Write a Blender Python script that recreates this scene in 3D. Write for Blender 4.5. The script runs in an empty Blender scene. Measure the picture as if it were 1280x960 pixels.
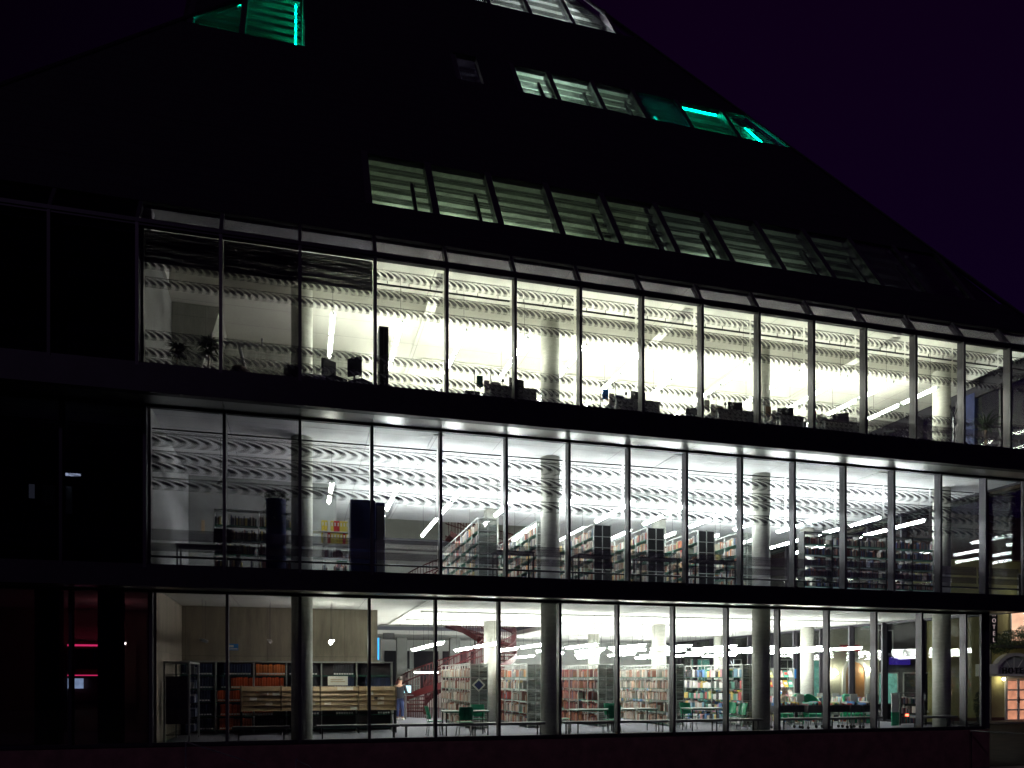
import bpy, math, random
from mathutils import Vector, Matrix
R = math.radians
rnd = random.Random(7)
S = bpy.context.scene
COL = S.collection

# ------------------------------------------------------------------ materials
MATS = {}
def nt(name):
    m = bpy.data.materials.new(name); m.use_nodes = True
    MATS[name] = m
    return m, m.node_tree, m.node_tree.nodes['Principled BSDF'], m.node_tree.nodes['Material Output']

def mat(name, col, rough=0.6, metal=0.0, var=0.15, scale=6.0, bump=0.0, spec=0.5, stretch=(1, 1, 1)):
    m, t, b, o = nt(name)
    tc = t.nodes.new('ShaderNodeTexCoord')
    mp = t.nodes.new('ShaderNodeMapping'); mp.inputs['Scale'].default_value = stretch
    n = t.nodes.new('ShaderNodeTexNoise'); n.inputs['Scale'].default_value = scale
    n.inputs['Detail'].default_value = 6; n.inputs['Roughness'].default_value = 0.65
    r = t.nodes.new('ShaderNodeValToRGB')
    r.color_ramp.elements[0].position = 0.3; r.color_ramp.elements[1].position = 0.7
    r.color_ramp.elements[0].color = (*[c * (1 - var) for c in col], 1)
    r.color_ramp.elements[1].color = (*[min(1, c * (1 + var)) for c in col], 1)
    t.links.new(tc.outputs['Object'], mp.inputs['Vector']); t.links.new(mp.outputs[0], n.inputs['Vector'])
    t.links.new(n.outputs['Fac'], r.inputs['Fac']); t.links.new(r.outputs[0], b.inputs['Base Color'])
    b.inputs['Roughness'].default_value = rough; b.inputs['Metallic'].default_value = metal
    b.inputs['Specular IOR Level'].default_value = spec
    if bump:
        bp = t.nodes.new('ShaderNodeBump'); bp.inputs['Strength'].default_value = bump
        bp.inputs['Distance'].default_value = 0.02
        t.links.new(n.outputs['Fac'], bp.inputs['Height']); t.links.new(bp.outputs[0], b.inputs['Normal'])
    return m

def emit(name, col, strength, var=0.0, scale=3):
    m, t, b, o = nt(name)
    t.nodes.remove(b)
    e = t.nodes.new('ShaderNodeEmission'); e.inputs['Color'].default_value = (*col, 1)
    e.inputs['Strength'].default_value = strength
    if var:
        tc = t.nodes.new('ShaderNodeTexCoord'); n = t.nodes.new('ShaderNodeTexNoise'); n.inputs['Scale'].default_value = scale
        mr = t.nodes.new('ShaderNodeMapRange'); mr.inputs[1].default_value = .3; mr.inputs[2].default_value = .7
        mr.inputs[3].default_value = strength * (1 - var); mr.inputs[4].default_value = strength
        t.links.new(tc.outputs['Object'], n.inputs['Vector']); t.links.new(n.outputs['Fac'], mr.inputs[0])
        t.links.new(mr.outputs[0], e.inputs['Strength'])
    t.links.new(e.outputs[0], o.inputs[0])
    m.cycles.emission_sampling = 'AUTO'
    return m

def glass(name, tint=(.93, .96, .95), refl=1.0):
    m, t, b, o = nt(name); t.nodes.remove(b)
    lw = t.nodes.new('ShaderNodeLayerWeight'); lw.inputs['Blend'].default_value = .5
    pw = t.nodes.new('ShaderNodeMath'); pw.operation = 'POWER'; pw.inputs[1].default_value = 5
    fr = t.nodes.new('ShaderNodeMath'); fr.operation = 'MULTIPLY_ADD'; fr.inputs[1].default_value = .96; fr.inputs[2].default_value = .04
    t.links.new(lw.outputs['Facing'], pw.inputs[0]); t.links.new(pw.outputs[0], fr.inputs[0])
    ml = t.nodes.new('ShaderNodeMath'); ml.operation = 'MULTIPLY'; ml.inputs[1].default_value = refl
    tr = t.nodes.new('ShaderNodeBsdfTransparent')
    # each pane a little different, with faint smears
    oi = t.nodes.new('ShaderNodeObjectInfo'); tc = t.nodes.new('ShaderNodeTexCoord'); nz = t.nodes.new('ShaderNodeTexNoise'); nz.inputs['Scale'].default_value = 1.3; nz.inputs['Detail'].default_value = 4
    m1 = t.nodes.new('ShaderNodeMapRange'); m1.inputs[3].default_value = .90; m1.inputs[4].default_value = 1.0
    m2 = t.nodes.new('ShaderNodeMapRange'); m2.inputs[1].default_value = .3; m2.inputs[2].default_value = .7; m2.inputs[3].default_value = .94; m2.inputs[4].default_value = 1.0
    mm = t.nodes.new('ShaderNodeMath'); mm.operation = 'MULTIPLY'; vs_ = t.nodes.new('ShaderNodeVectorMath'); vs_.operation = 'SCALE'; vs_.inputs[0].default_value = tint
    t.links.new(oi.outputs['Random'], m1.inputs[0]); t.links.new(tc.outputs['Object'], nz.inputs['Vector']); t.links.new(nz.outputs['Fac'], m2.inputs[0])
    t.links.new(m1.outputs[0], mm.inputs[0]); t.links.new(m2.outputs[0], mm.inputs[1]); t.links.new(mm.outputs[0], vs_.inputs['Scale']); t.links.new(vs_.outputs[0], tr.inputs[0])
    gl = t.nodes.new('ShaderNodeBsdfGlossy'); gl.inputs['Roughness'].default_value = 0.02
    mx = t.nodes.new('ShaderNodeMixShader')
    t.links.new(fr.outputs[0], ml.inputs[0]); t.links.new(ml.outputs[0], mx.inputs[0])
    t.links.new(tr.outputs[0], mx.inputs[1]); t.links.new(gl.outputs[0], mx.inputs[2]); t.links.new(mx.outputs[0], o.inputs[0])
    return m

def screen(name, col, freq, slant, lo, hi, height):
    """perforated strip: slanting open slots cut through a thin metal blade (object space)"""
    m, t, b, o = nt(name)
    b.inputs['Base Color'].default_value = (*col, 1); b.inputs['Roughness'].default_value = .5
    tc = t.nodes.new('ShaderNodeTexCoord'); sx = t.nodes.new('ShaderNodeSeparateXYZ')
    t.links.new(tc.outputs['Object'], sx.inputs[0])
    def M(op, a, c=None):
        n = t.nodes.new('ShaderNodeMath'); n.operation = op
        for i, v in enumerate((a, c)):
            if v is None: continue
            if isinstance(v, (int, float)): n.inputs[i].default_value = v
            else: t.links.new(v, n.inputs[i])
        return n.outputs[0]
    z = M('DIVIDE', sx.outputs['Z'], height)
    ph = M('ADD', M('MULTIPLY', sx.outputs['X'], freq), M('ADD', M('MULTIPLY', z, slant), M('MULTIPLY', M('MULTIPLY', z, z), slant * 1.2)))
    s = M('SINE', ph)
    s2 = M('SINE', M('MULTIPLY', ph, .137))
    edge = M('SUBTRACT', 1.0, M('MULTIPLY', M('ABSOLUTE', z), 1.6))
    mr = t.nodes.new('ShaderNodeMapRange'); mr.inputs[1].default_value = -.8; mr.inputs[2].default_value = .8
    mr.inputs[3].default_value = lo; mr.inputs[4].default_value = hi
    t.links.new(M('ADD', s, M('MULTIPLY', s2, .25)), mr.inputs[0])
    rail = M('MULTIPLY', M('MAXIMUM', M('SUBTRACT', 1.0, M('MULTIPLY', M('ABSOLUTE', M('SUBTRACT', z, .72)), 7.0)), 0.0), .55)
    f = M('MAXIMUM', M('MAXIMUM', M('MULTIPLY', mr.outputs[0], M('MAXIMUM', edge, .25)), rail), .03)
    tr = t.nodes.new('ShaderNodeBsdfTransparent'); mx = t.nodes.new('ShaderNodeMixShader')
    t.links.new(f, mx.inputs[0]); t.links.new(tr.outputs[0], mx.inputs[1]); t.links.new(b.outputs[0], mx.inputs[2])
    t.links.new(mx.outputs[0], o.inputs[0])
    return m

def veil(name, col, fac):
    m, t, b, o = nt(name)
    b.inputs['Base Color'].default_value = (*col, 1); b.inputs['Roughness'].default_value = .6
    tc = t.nodes.new('ShaderNodeTexCoord'); mp = t.nodes.new('ShaderNodeMapping'); mp.inputs['Scale'].default_value = (.6, 1, 45)
    n = t.nodes.new('ShaderNodeTexNoise'); n.inputs['Scale'].default_value = 1.0
    mr = t.nodes.new('ShaderNodeMapRange'); mr.inputs[1].default_value = .35; mr.inputs[2].default_value = .65
    mr.inputs[3].default_value = fac * .75; mr.inputs[4].default_value = min(1, fac * 1.2)
    t.links.new(tc.outputs['Object'], mp.inputs[0]); t.links.new(mp.outputs[0], n.inputs['Vector']); t.links.new(n.outputs['Fac'], mr.inputs[0])
    tr = t.nodes.new('ShaderNodeBsdfTransparent'); mx = t.nodes.new('ShaderNodeMixShader')
    t.links.new(mr.outputs[0], mx.inputs[0]); t.links.new(tr.outputs[0], mx.inputs[1]); t.links.new(b.outputs[0], mx.inputs[2])
    t.links.new(mx.outputs[0], o.inputs[0])
    return m

def attrmat(name, rough=.6):
    m, t, b, o = nt(name)
    a = t.nodes.new('ShaderNodeVertexColor'); a.layer_name = 'Col'
    t.links.new(a.outputs[0], b.inputs['Base Color']); b.inputs['Roughness'].default_value = rough
    return m

def ceilmat(name, col, joint=1.795, band=.9):
    """plastered ceiling with fine formwork joints"""
    m, t, b, o = nt(name)
    tc = t.nodes.new('ShaderNodeTexCoord')
    br = t.nodes.new('ShaderNodeTexBrick'); br.offset = 0
    br.inputs['Color1'].default_value = (*col, 1); br.inputs['Color2'].default_value = (*[c * .95 for c in col], 1)
    br.inputs['Mortar'].default_value = (*[c * .55 for c in col], 1)
    br.inputs['Scale'].default_value = 1; br.inputs['Mortar Size'].default_value = .012; br.inputs['Mortar Smooth'].default_value = .3
    br.inputs['Brick Width'].default_value = joint; br.inputs['Row Height'].default_value = band
    n = t.nodes.new('ShaderNodeTexNoise'); n.inputs['Scale'].default_value = .7; n.inputs['Detail'].default_value = 5
    mr = t.nodes.new('ShaderNodeMapRange'); mr.inputs[3].default_value = .82; mr.inputs[4].default_value = 1.1
    mx = t.nodes.new('ShaderNodeVectorMath'); mx.operation = 'SCALE'
    t.links.new(tc.outputs['Object'], br.inputs['Vector']); t.links.new(tc.outputs['Object'], n.inputs['Vector'])
    t.links.new(n.outputs['Fac'], mr.inputs[0]); t.links.new(br.outputs[0], mx.inputs[0]); t.links.new(mr.outputs[0], mx.inputs['Scale'])
    t.links.new(mx.outputs[0], b.inputs['Base Color']); b.inputs['Roughness'].default_value = .8
    return m

def concrete(name, col, panel=(1.2, 2.4)):
    """cast concrete: board panels, tie holes, vertical water streaks"""
    m, t, b, o = nt(name)
    tc = t.nodes.new('ShaderNodeTexCoord')
    cmb = t.nodes.new('ShaderNodeCombineXYZ'); sep = t.nodes.new('ShaderNodeSeparateXYZ')
    t.links.new(tc.outputs['Object'], sep.inputs[0])
    ad = t.nodes.new('ShaderNodeMath'); ad.operation = 'ADD'
    t.links.new(sep.outputs['X'], ad.inputs[0]); t.links.new(sep.outputs['Y'], ad.inputs[1])
    t.links.new(ad.outputs[0], cmb.inputs['X']); t.links.new(sep.outputs['Z'], cmb.inputs['Y'])
    br = t.nodes.new('ShaderNodeTexBrick'); br.offset = 0
    br.inputs['Color1'].default_value = (*col, 1); br.inputs['Color2'].default_value = (*[c * .82 for c in col], 1)
    br.inputs['Mortar'].default_value = (*[c * .6 for c in col], 1); br.inputs['Scale'].default_value = 1
    br.inputs['Mortar Size'].default_value = .008; br.inputs['Brick Width'].default_value = panel[0]; br.inputs['Row Height'].default_value = panel[1]
    mp = t.nodes.new('ShaderNodeMapping'); mp.inputs['Scale'].default_value = (2.2, 2.2, .35)
    n = t.nodes.new('ShaderNodeTexNoise'); n.inputs['Scale'].default_value = 1.6; n.inputs['Detail'].default_value = 8; n.inputs['Roughness'].default_value = .7
    mr = t.nodes.new('ShaderNodeMapRange'); mr.inputs[1].default_value = .3; mr.inputs[2].default_value = .7; mr.inputs[3].default_value = .6; mr.inputs[4].default_value = 1.2
    mx = t.nodes.new('ShaderNodeVectorMath'); mx.operation = 'SCALE'
    t.links.new(cmb.outputs[0], br.inputs['Vector']); t.links.new(tc.outputs['Object'], mp.inputs[0]); t.links.new(mp.outputs[0], n.inputs['Vector'])
    t.links.new(n.outputs['Fac'], mr.inputs[0]); t.links.new(br.outputs[0], mx.inputs[0]); t.links.new(mr.outputs[0], mx.inputs['Scale'])
    t.links.new(mx.outputs[0], b.inputs['Base Color']); b.inputs['Roughness'].default_value = .75
    return m

def cobble(name):
    m, t, b, o = nt(name)
    tc = t.nodes.new('ShaderNodeTexCoord'); v = t.nodes.new('ShaderNodeTexVoronoi'); v.inputs['Scale'].default_value = 1.6
    r = t.nodes.new('ShaderNodeValToRGB'); r.color_ramp.elements[0].color = (.020, .014, .014, 1); r.color_ramp.elements[1].color = (.008, .007, .007, 1)
    r.color_ramp.elements[0].position = .25; r.color_ramp.elements[1].position = .6
    bp = t.nodes.new('ShaderNodeBump'); bp.inputs['Strength'].default_value = .6; bp.invert = True
    t.links.new(tc.outputs['Object'], v.inputs['Vector']); t.links.new(v.outputs['Distance'], r.inputs[0]); t.links.new(r.outputs[0], b.inputs['Base Color'])
    t.links.new(v.outputs['Distance'], bp.inputs['Height']); t.links.new(bp.outputs[0], b.inputs['Normal'])
    b.inputs['Roughness'].default_value = .95; b.inputs['Specular IOR Level'].default_value = .1
    return m

M = MATS
glass('facade_glass'); glass('dark_glass', (.42, .42, .48), 1.2); glass('roof_glass', (.80, .88, .82)); glass('clear_panel', (.75, .85, .8)); glass('eaves_glass', (.46, .46, .50)); glass('dimmed_glass', (.68, .68, .70)); veil('slat_veil', (.25, .27, .24), .55); veil('mesh_panel', (.30, .33, .30), .55)
mat('mullion_metal', (.060, .055, .066), .45, .3, .15, 4)
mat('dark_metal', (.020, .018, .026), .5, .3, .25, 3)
mat('soffit_metal', (.30, .295, .29), .3, .85, .12, 1.2)
mat('roof_cladding', (.020, .018, .026), .6, .2, .25, 2, stretch=(.3, 1, 12))
mat('plinth_stone', (.20, .10, .085), .6, 0, .35, 2.5, .3)
mat('white_paint', (.74, .75, .72), .7, 0, .05, 2)
mat('grey_wall', (.30, .31, .30), .8, 0, .2, 1.2)
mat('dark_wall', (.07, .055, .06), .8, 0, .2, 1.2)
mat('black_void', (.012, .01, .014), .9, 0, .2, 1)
mat('carpet', (.165, .165, .20), .95, 0, .15, 30)
mat('column_concrete', (.46, .46, .41), .7, 0, .14, 3.5, .1, stretch=(1, 1, 3))
concrete('cast_concrete', (.34, .295, .225)); concrete('pale_concrete', (.44, .45, .40))
ceilmat('ceiling_low', (.80, .80, .77)); ceilmat('ceiling_mid', (.80, .80, .80)); ceilmat('ceiling_high', (.84, .83, .74), 3.6, 1.2)
cobble('cobbles')
mat('pavement_stone', (.11, .10, .095), .7, 0, .2, 8, .2); mat('asphalt', (.045, .045, .05), .8, 0, .25, 20, .2)
mat('shelf_steel', (.40, .42, .40), .4, .3, .08, 3); mat('shelf_green', (.025, .14, .095), .4, 0, .1, 3)
mat('slat_grey', (.16, .17, .16), .5, .2, .1, 3); mat('steel', (.32, .32, .34), .3, .8, .1, 3); mat('black_steel', (.02, .02, .022), .4, .3, .2, 3)
mat('trough_dark', (.07, .07, .08), .5, .2, .6, 14); mat('desk_grey', (.16, .16, .16), .6, 0, .2, 3)
mat('green_shell', (.015, .30, .15), .35, 0, .08, 4); mat('table_top', (.30, .38, .33), .4, 0, .1, 5)
mat('wood', (.48, .34, .19), .5, 0, .22, 5, stretch=(.6, 6, 8)); mat('wood_dark', (.25, .17, .10), .5, 0, .25, 5, stretch=(.6, 6, 8))
mat('stair_red', (.085, .006, .010), .45, 0, .12, 3); mat('cream_card', (.85, .82, .70), .7, 0, .04, 3)
mat('blue_sign', (.02, .22, .62), .4, 0, .1, 6); mat('navy_panel', (.015, .025, .11), .6, 0, .25, 3)
mat('white_box', (.72, .74, .72), .45, 0, .05, 2); mat('pot_brown', (.11, .06, .055), .7, 0, .2, 4); mat('pot_black', (.02, .02, .025), .6, 0, .2, 4)
mat('leaf', (.05, .085, .035), .6, 0, .4, 6); mat('leaf_dark', (.03, .05, .02), .6, 0, .4, 6)
mat('yellow_render', (.52, .47, .20), .85, 0, .12, 1.3, .1); mat('cream_render', (.50, .48, .38), .85, 0, .12, 1.2, .1)
mat('dark_render', (.12, .11, .10), .85, 0, .2, 1.2); mat('white_trim', (.72, .70, .64), .5, 0, .06, 3); mat('roof_tile', (.12, .05, .035), .8, 0, .25, 8)
mat('door_orange', (.55, .24, .07), .5, 0, .2, 4, stretch=(5, 1, .5)); mat('red_sign', (.45, .02, .03), .5, 0, .1, 4)
mat('skin', (.55, .32, .23), .6, 0, .06, 8); mat('jeans', (.03, .045, .13), .85, 0, .2, 25); mat('cream_cloth', (.55, .48, .36), .85, 0, .1, 20)
mat('black_cloth', (.02, .02, .028), .85, 0, .2, 20); mat('hair_dark', (.03, .018, .012), .6, 0, .3, 30); mat('hair_grey', (.62, .46, .42), .6, 0, .15, 30)
mat('hair_shoe', (.6, .6, .58), .6, 0, .1, 10)
mat('car_paint', (.02, .02, .03), .2, .3, .1, 3); mat('rubber', (.015, .015, .015), .8, 0, .1, 10)
mat('tube_off', (.55, .55, .52), .4, 0, .03, 3)
attrmat('book_cloth'); mat('book_label', (.8, .8, .76), .6, 0, .05, 5)
screen('louvre_high', (.27, .26, .27), 2 * math.pi / .17, 6.4, .0, 1.0, .17)
screen('louvre_mid', (.11, .10, .12), 2 * math.pi / .30, 8.5, .0, 1.0, .19)
veil('frit_band', (.26, .22, .26), .38); veil('shade_cloth', (.06, .055, .07), .88)
emit('tube_low', (1, .99, .93), 92); emit('tube_mid', (.98, 1, 1), 82); emit('tube_high', (1, .985, .85), 64); emit('tube_small', (1, .97, .86), 22); emit('tube_wall', (1, .97, .86), 75); emit('tube_office', (1, .98, .88), 26)
emit('tube_attic', (.88, 1, .82), 19); emit('tube_cool', (.80, 1, .92), 34); emit('tube_violet', (.92, .88, 1), 30); emit('tube_green', (.0, 1, .58), 36)
emit('pink_strip', (1, .04, .16), 2.6); emit('red_fill', (1, .22, .22), 22); emit('letter_dim', (.9, .7, .7), .28); emit('counter_light', (.6, .8, 1), 1.6, .5, 4); emit('lamp_warm', (1, .92, .66), 20); emit('lamp_street', (1, .93, .75), 190)
emit('window_rose', (1, .42, .25), .55, .45, 2.0); emit('window_cream', (1, .58, .38), .9, .35, 1.2); emit('window_teal', (.35, .85, .7), .5, .5, 3)
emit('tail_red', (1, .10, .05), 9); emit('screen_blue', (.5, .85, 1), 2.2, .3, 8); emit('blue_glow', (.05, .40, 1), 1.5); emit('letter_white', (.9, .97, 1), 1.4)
emit('purple_sign', (.12, .06, .8), .25); emit('monitor_glow', (.75, .88, 1), 1.5); emit('wall_glow', (.5, .55, .65), .08)

# ------------------------------------------------------------------ mesh builder
class MB:
    def __init__(s): s.v, s.f, s.m, s.c = [], [], [], []
    def face(s, idx, m=0, c=None): s.f.append(idx); s.m.append(m); s.c.append(c or (1, 1, 1))
    def box(s, a, b, m=0, c=None):
        x0, y0, z0 = [min(p, q) for p, q in zip(a, b)]; x1, y1, z1 = [max(p, q) for p, q in zip(a, b)]
        n = len(s.v)
        s.v += [(x0, y0, z0), (x1, y0, z0), (x1, y1, z0), (x0, y1, z0), (x0, y0, z1), (x1, y0, z1), (x1, y1, z1), (x0, y1, z1)]
        for q in ((0, 3, 2, 1), (4, 5, 6, 7), (0, 1, 5, 4), (1, 2, 6, 5), (2, 3, 7, 6), (3, 0, 4, 7)): s.face([n + i for i in q], m, c)
        return s
    def hexa(s, pts, m=0, c=None):
        n = len(s.v); s.v += [tuple(p) for p in pts]
        for q in ((0, 3, 2, 1), (4, 5, 6, 7), (0, 1, 5, 4), (1, 2, 6, 5), (2, 3, 7, 6), (3, 0, 4, 7)): s.face([n + i for i in q], m, c)
        return s
    def poly(s, pts, off, m=0, c=None):
        """prism: polygon pts extruded by vector off"""
        n = len(s.v); k = len(pts)
        s.v += [tuple(p) for p in pts] + [tuple(Vector(p) + Vector(off)) for p in pts]
        s.face([n + i for i in range(k)][::-1], m, c); s.face([n + k + i for i in range(k)], m, c)
        for i in range(k):
            j = (i + 1) % k; s.face([n + i, n + j, n + k + j, n + k + i], m, c)
        return s
    def tube(s, a, b, r, k=8, m=0, c=None, r2=None):
        a, b = Vector(a), Vector(b); d = (b - a).normalized(); r2 = r if r2 is None else r2
        u = d.orthogonal().normalized(); w = d.cross(u); n = len(s.v)
        for p, rr in ((a, r), (b, r2)):
            for i in range(k):
                t = 2 * math.pi * i / k; s.v.append(tuple(p + (u * math.cos(t) + w * math.sin(t)) * rr))
        for i in range(k):
            j = (i + 1) % k; s.face([n + i, n + j, n + k + j, n + k + i], m, c)
        s.face([n + i for i in range(k)][::-1], m, c); s.face([n + k + i for i in range(k)], m, c)
        return s
    def path(s, pts, r, k=6, m=0):
        for a, b in zip(pts, pts[1:]): s.tube(a, b, r, k, m)
        return s
    def lathe(s, prof, k=20, c0=(0, 0, 0), m=0):
        n = len(s.v)
        for r, z in prof:
            for i in range(k):
                t = 2 * math.pi * i / k; s.v.append((c0[0] + r * math.cos(t), c0[1] + r * math.sin(t), c0[2] + z))
        for a in range(len(prof) - 1):
            for i in range(k):
                j = (i + 1) % k; s.face([n + a * k + i, n + a * k + j, n + (a + 1) * k + j, n + (a + 1) * k + i], m)
        s.face([n + i for i in range(k)][::-1], m); s.face([n + (len(prof) - 1) * k + i for i in range(k)], m)
        return s
    def build(s, name, mats, parent=None, loc=(0, 0, 0), rz=0, smooth=False, bevel=0):
        me = bpy.data.meshes.new(name); me.from_pydata(s.v, [], s.f)
        if isinstance(mats, str): mats = [mats]
        for q in mats: me.materials.append(M[q])
        me.polygons.foreach_set('material_index', s.m)
        if any(q == 'book_cloth' for q in mats):
            ca = me.color_attributes.new('Col', 'FLOAT_COLOR', 'CORNER'); buf = []
            for f, c in zip(s.f, s.c): buf += [c[0], c[1], c[2], 1.0] * len(f)
            ca.data.foreach_set('color', buf)
        if smooth:
            me.polygons.foreach_set('use_smooth', [len(f) == 4 for f in s.f])
        me.update()
        o = bpy.data.objects.new(name, me); COL.objects.link(o)
        o.location = loc; o.rotation_euler = (0, 0, rz)
        if parent: o.parent = parent
        if bevel:
            bm = o.modifiers.new('bevel', 'BEVEL'); bm.width = bevel; bm.segments = 2
        return o

def tag(o, label=None, cat=None, group=None, kind=None):
    if label: o['label'] = label
    if cat: o['category'] = cat
    if group: o['group'] = group
    if kind: o['kind'] = kind
    return o
def thing(name, label, cat, loc=(0, 0, 0), rz=0, group=None):
    o = bpy.data.objects.new(name, None); COL.objects.link(o); o.empty_display_size = .2
    o.location = loc; o.rotation_euler = (0, 0, rz)
    return tag(o, label, cat, group)
KIDS = {}
def kids(o):
    return [c for c in bpy.data.objects if c.parent == o]
def proto(root):
    """remember the tree of a finished thing, for copying"""
    tree = [(c, [g for g in kids(c)]) for c in kids(root)]
    KIDS[root.name] = tree
    return root
def dup(root, loc, rz=0, label=None, group=None):
    r = root.copy(); COL.objects.link(r); r.location = loc; r.rotation_euler = (0, 0, rz)
    if label: r['label'] = label
    if group: r['group'] = group
    for ch, gs in KIDS[root.name]:
        c = ch.copy(); COL.objects.link(c); c.parent = r
        for g in gs:
            d = g.copy(); COL.objects.link(d); d.parent = c
    return r
class Repeat:
    """first placement moves the prototype, later ones copy it"""
    def __init__(s, root): s.root = proto(root); s.used = False
    def put(s, loc, rz=0, label=None, group=None):
        if not s.used:
            s.used = True; o = s.root; o.location = loc; o.rotation_euler = (0, 0, rz)
            if label: o['label'] = label
            if group: o['group'] = group
            return o
        return dup(s.root, loc, rz, label, group)
ORD = 'first second third fourth fifth sixth seventh eighth ninth tenth eleventh twelfth thirteenth fourteenth fifteenth sixteenth seventeenth eighteenth nineteenth twentieth'.split()
def ordn(i): return ORD[i] if i < 20 else 'twenty-' + ORD[i - 20]

# ------------------------------------------------------------------ measures
D = 21.0; YAW = 15.34; F = 966.0; EYE = 1.7
MOD = 1.795
G0 = -1.3                                    # street level
Y2, Y3 = -.78, -1.68                         # glass planes of the two upper storeys
XC1, XC2, XC3 = 22.4, 23.3, 24.1
XL = -10.3; YB = 24.0
def ang(px): return math.atan((px - 640) / F) + R(YAW)
def X_at(px, Y): return (Y + D) * math.tan(ang(px))

# ------------------------------------------------------------------ setting
tag(MB().box((-150, -60, G0 - .5), (200, 200, G0)).build('ground', 'asphalt'), kind='structure')
tag(MB().box((-40, -6, G0 + .004), (90, -0.1, G0 + .012)).build('pavement', 'pavement_stone'), kind='structure')
tag(MB().box((22.8, -.05, G0 + .004), (90, 20.4, G0 + .016)).build('square', 'cobbles'), kind='structure')
tag(MB().box((22.8, 19.2, G0 + .02), (90, 20.9, G0 + .14)).build('sidewalk', 'pavement_stone', bevel=.02), kind='structure')

# ------------------------------------------------------------------ the library
L = thing('library_building', 'huge glazed library pyramid, its three lower storeys lit white, dark roof above', 'building')
def lib(mb, name, m, **k): return mb.build(name, m, L, **k)

STO = [(0.0, .02, 3.90, XC1, 'low'), (Y2, 4.38, 8.27, XC2, 'mid'), (Y3, 8.87, 12.12, XC3, 'high')]
for k, (yf, z0, z1, xc, tagn) in enumerate(STO):
    for i in range(-5, 13):
        xa = i * MOD; xb = (i + 1) * MOD if i < 12 else xc
        if i == 12 and k == 2: xb = 13 * MOD
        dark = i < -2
        g = lib(MB().box((0, -.01, 0), (xb - xa - .07, .012, z1 - z0)), 'window', 'dark_glass' if dark else ('dimmed_glass' if i < 0 else 'facade_glass'), loc=(xa + .035, yf, z0))  # left bays: glass tinted darker to stand in for dimmer rooms behind
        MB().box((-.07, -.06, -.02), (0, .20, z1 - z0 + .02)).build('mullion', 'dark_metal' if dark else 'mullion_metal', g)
        w = xb - xa - .07
        MB().box((0, -.045, -.02), (w, .10, .07)).build('transom', 'dark_metal', g)
        MB().box((0, -.045, z1 - z0 - .05), (w, .10, z1 - z0 + .02)).build('transom', 'dark_metal', g)
        if k == 1:
            for z, h in ((7.60, .20), (7.17, .15), (6.93, .15), (6.50, .16)):
                MB().box((0, -.004, -h), (w, .004, h)).build('louvre', 'louvre_mid', g, loc=(0, .42, z - z0))
            MB().box((0, .40, 7.84 - z0 - .015), (w, .44, 7.84 - z0 + .015)).build('blind_rail', 'black_steel', g)
            for z, h in ((5.22, .14), (4.92, .10)):
                MB().box((0, -.004, -h), (w, .004, h)).build('fritted_band', 'frit_band', g, loc=(0, .30, z - z0))
            MB().tube((0, .26, .30), (w, .26, .30), .028).build('handrail', 'black_steel', g)
        if k == 2:
            for z, h in ((11.92, .14), (11.43, .13), (11.0, .13), (9.76, .12), (9.36, .11), (9.12, .11)):
                MB().box((0, -.004, -h), (w, .004, h)).build('louvre', 'louvre_high', g, loc=(0, .42, z - z0))
            b = MB().box((0, .40, 11.66 - z0), (w, .44, 11.69 - z0))
            for q in range(3): b.box((.3 + q * .55, .41, 11.69 - z0), (.315 + q * .55, .43, 11.78 - z0))
            b.build('blind_rail', 'black_steel', g)
            if i < 1: MB().box((0, -.004, 0), (w, .004, .75)).build('roller_shade', 'shade_cloth', g, loc=(0, .33, 11.42 - z0))
            else: MB().box((0, -.004, -.1), (w, .004, .1)).build('fritted_band', 'frit_band', g, loc=(0, .30, 9.42 - z0)) if i > 7 else None
# side (street) face panes, seen from inside across the reading hall
for k, (yf, z0, z1, xc, tagn) in enumerate(STO):
    ys = [yf] + [.8 + 1.9 * j for j in range(13)]
    ys = [y for y in ys if y == yf or y > yf + .8]
    for a, b in zip(ys, ys[1:]):
        g = lib(MB().box((-.01, .04, 0), (.01, b - a - .04, z1 - z0)), 'window', 'facade_glass', loc=(xc, a, z0))
        MB().box((-.22, -.04, -.02), (.05, .04, z1 - z0 + .02)).build('mullion', 'mullion_metal', g)
        MB().box((-.08, .04, -.02), (.045, b - a - .04, .06)).build('transom', 'dark_metal', g)
        MB().box((-.08, .04, z1 - z0 - .05), (.045, b - a - .04, z1 - z0 + .02)).build('transom', 'dark_metal', g)
    lib(MB().box((xc - .10, yf - .08, z0 - .02), (xc + .08, yf + .16, z1 + .02)), 'corner_post', 'mullion_metal')
# fascias, soffits
lib(MB().box((XL, -.87, 3.91), (XC2 + .09, Y2 + .14, 4.36)).box((XC2 - .14, Y2 + .145, 3.91), (XC2 + .09, YB, 4.36)), 'fascia', 'dark_metal')
lib(MB().box((XL, Y3 - .09, 8.26), (XC3 + .09, Y3 + .14, 8.85)).box((XC3 - .14, Y3 + .145, 8.26), (XC3 + .09, YB, 8.85)), 'fascia', 'dark_metal')
for (ya, yb, z, xc) in ((Y2 + .145, -.07, 3.915, XC2), (Y3 + .145, Y2 - .07, 8.27, XC3)):
    b = MB()
    for i in range(-5, 13): b.box((i * MOD + .006, ya, z), ((i + 1) * MOD - .006 if i < 12 else xc - .15, yb, z + .03))
    lib(b, 'soffit', 'soffit_metal')
b = MB().box((XC1 + .09, Y2 + .15, 3.93), (XC2 - .15, YB, 3.96)).box((XC2 + .09, Y3 + .15, 8.28), (XC3 - .15, YB, 8.31)); lib(b, 'soffit', 'soffit_metal')
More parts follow.
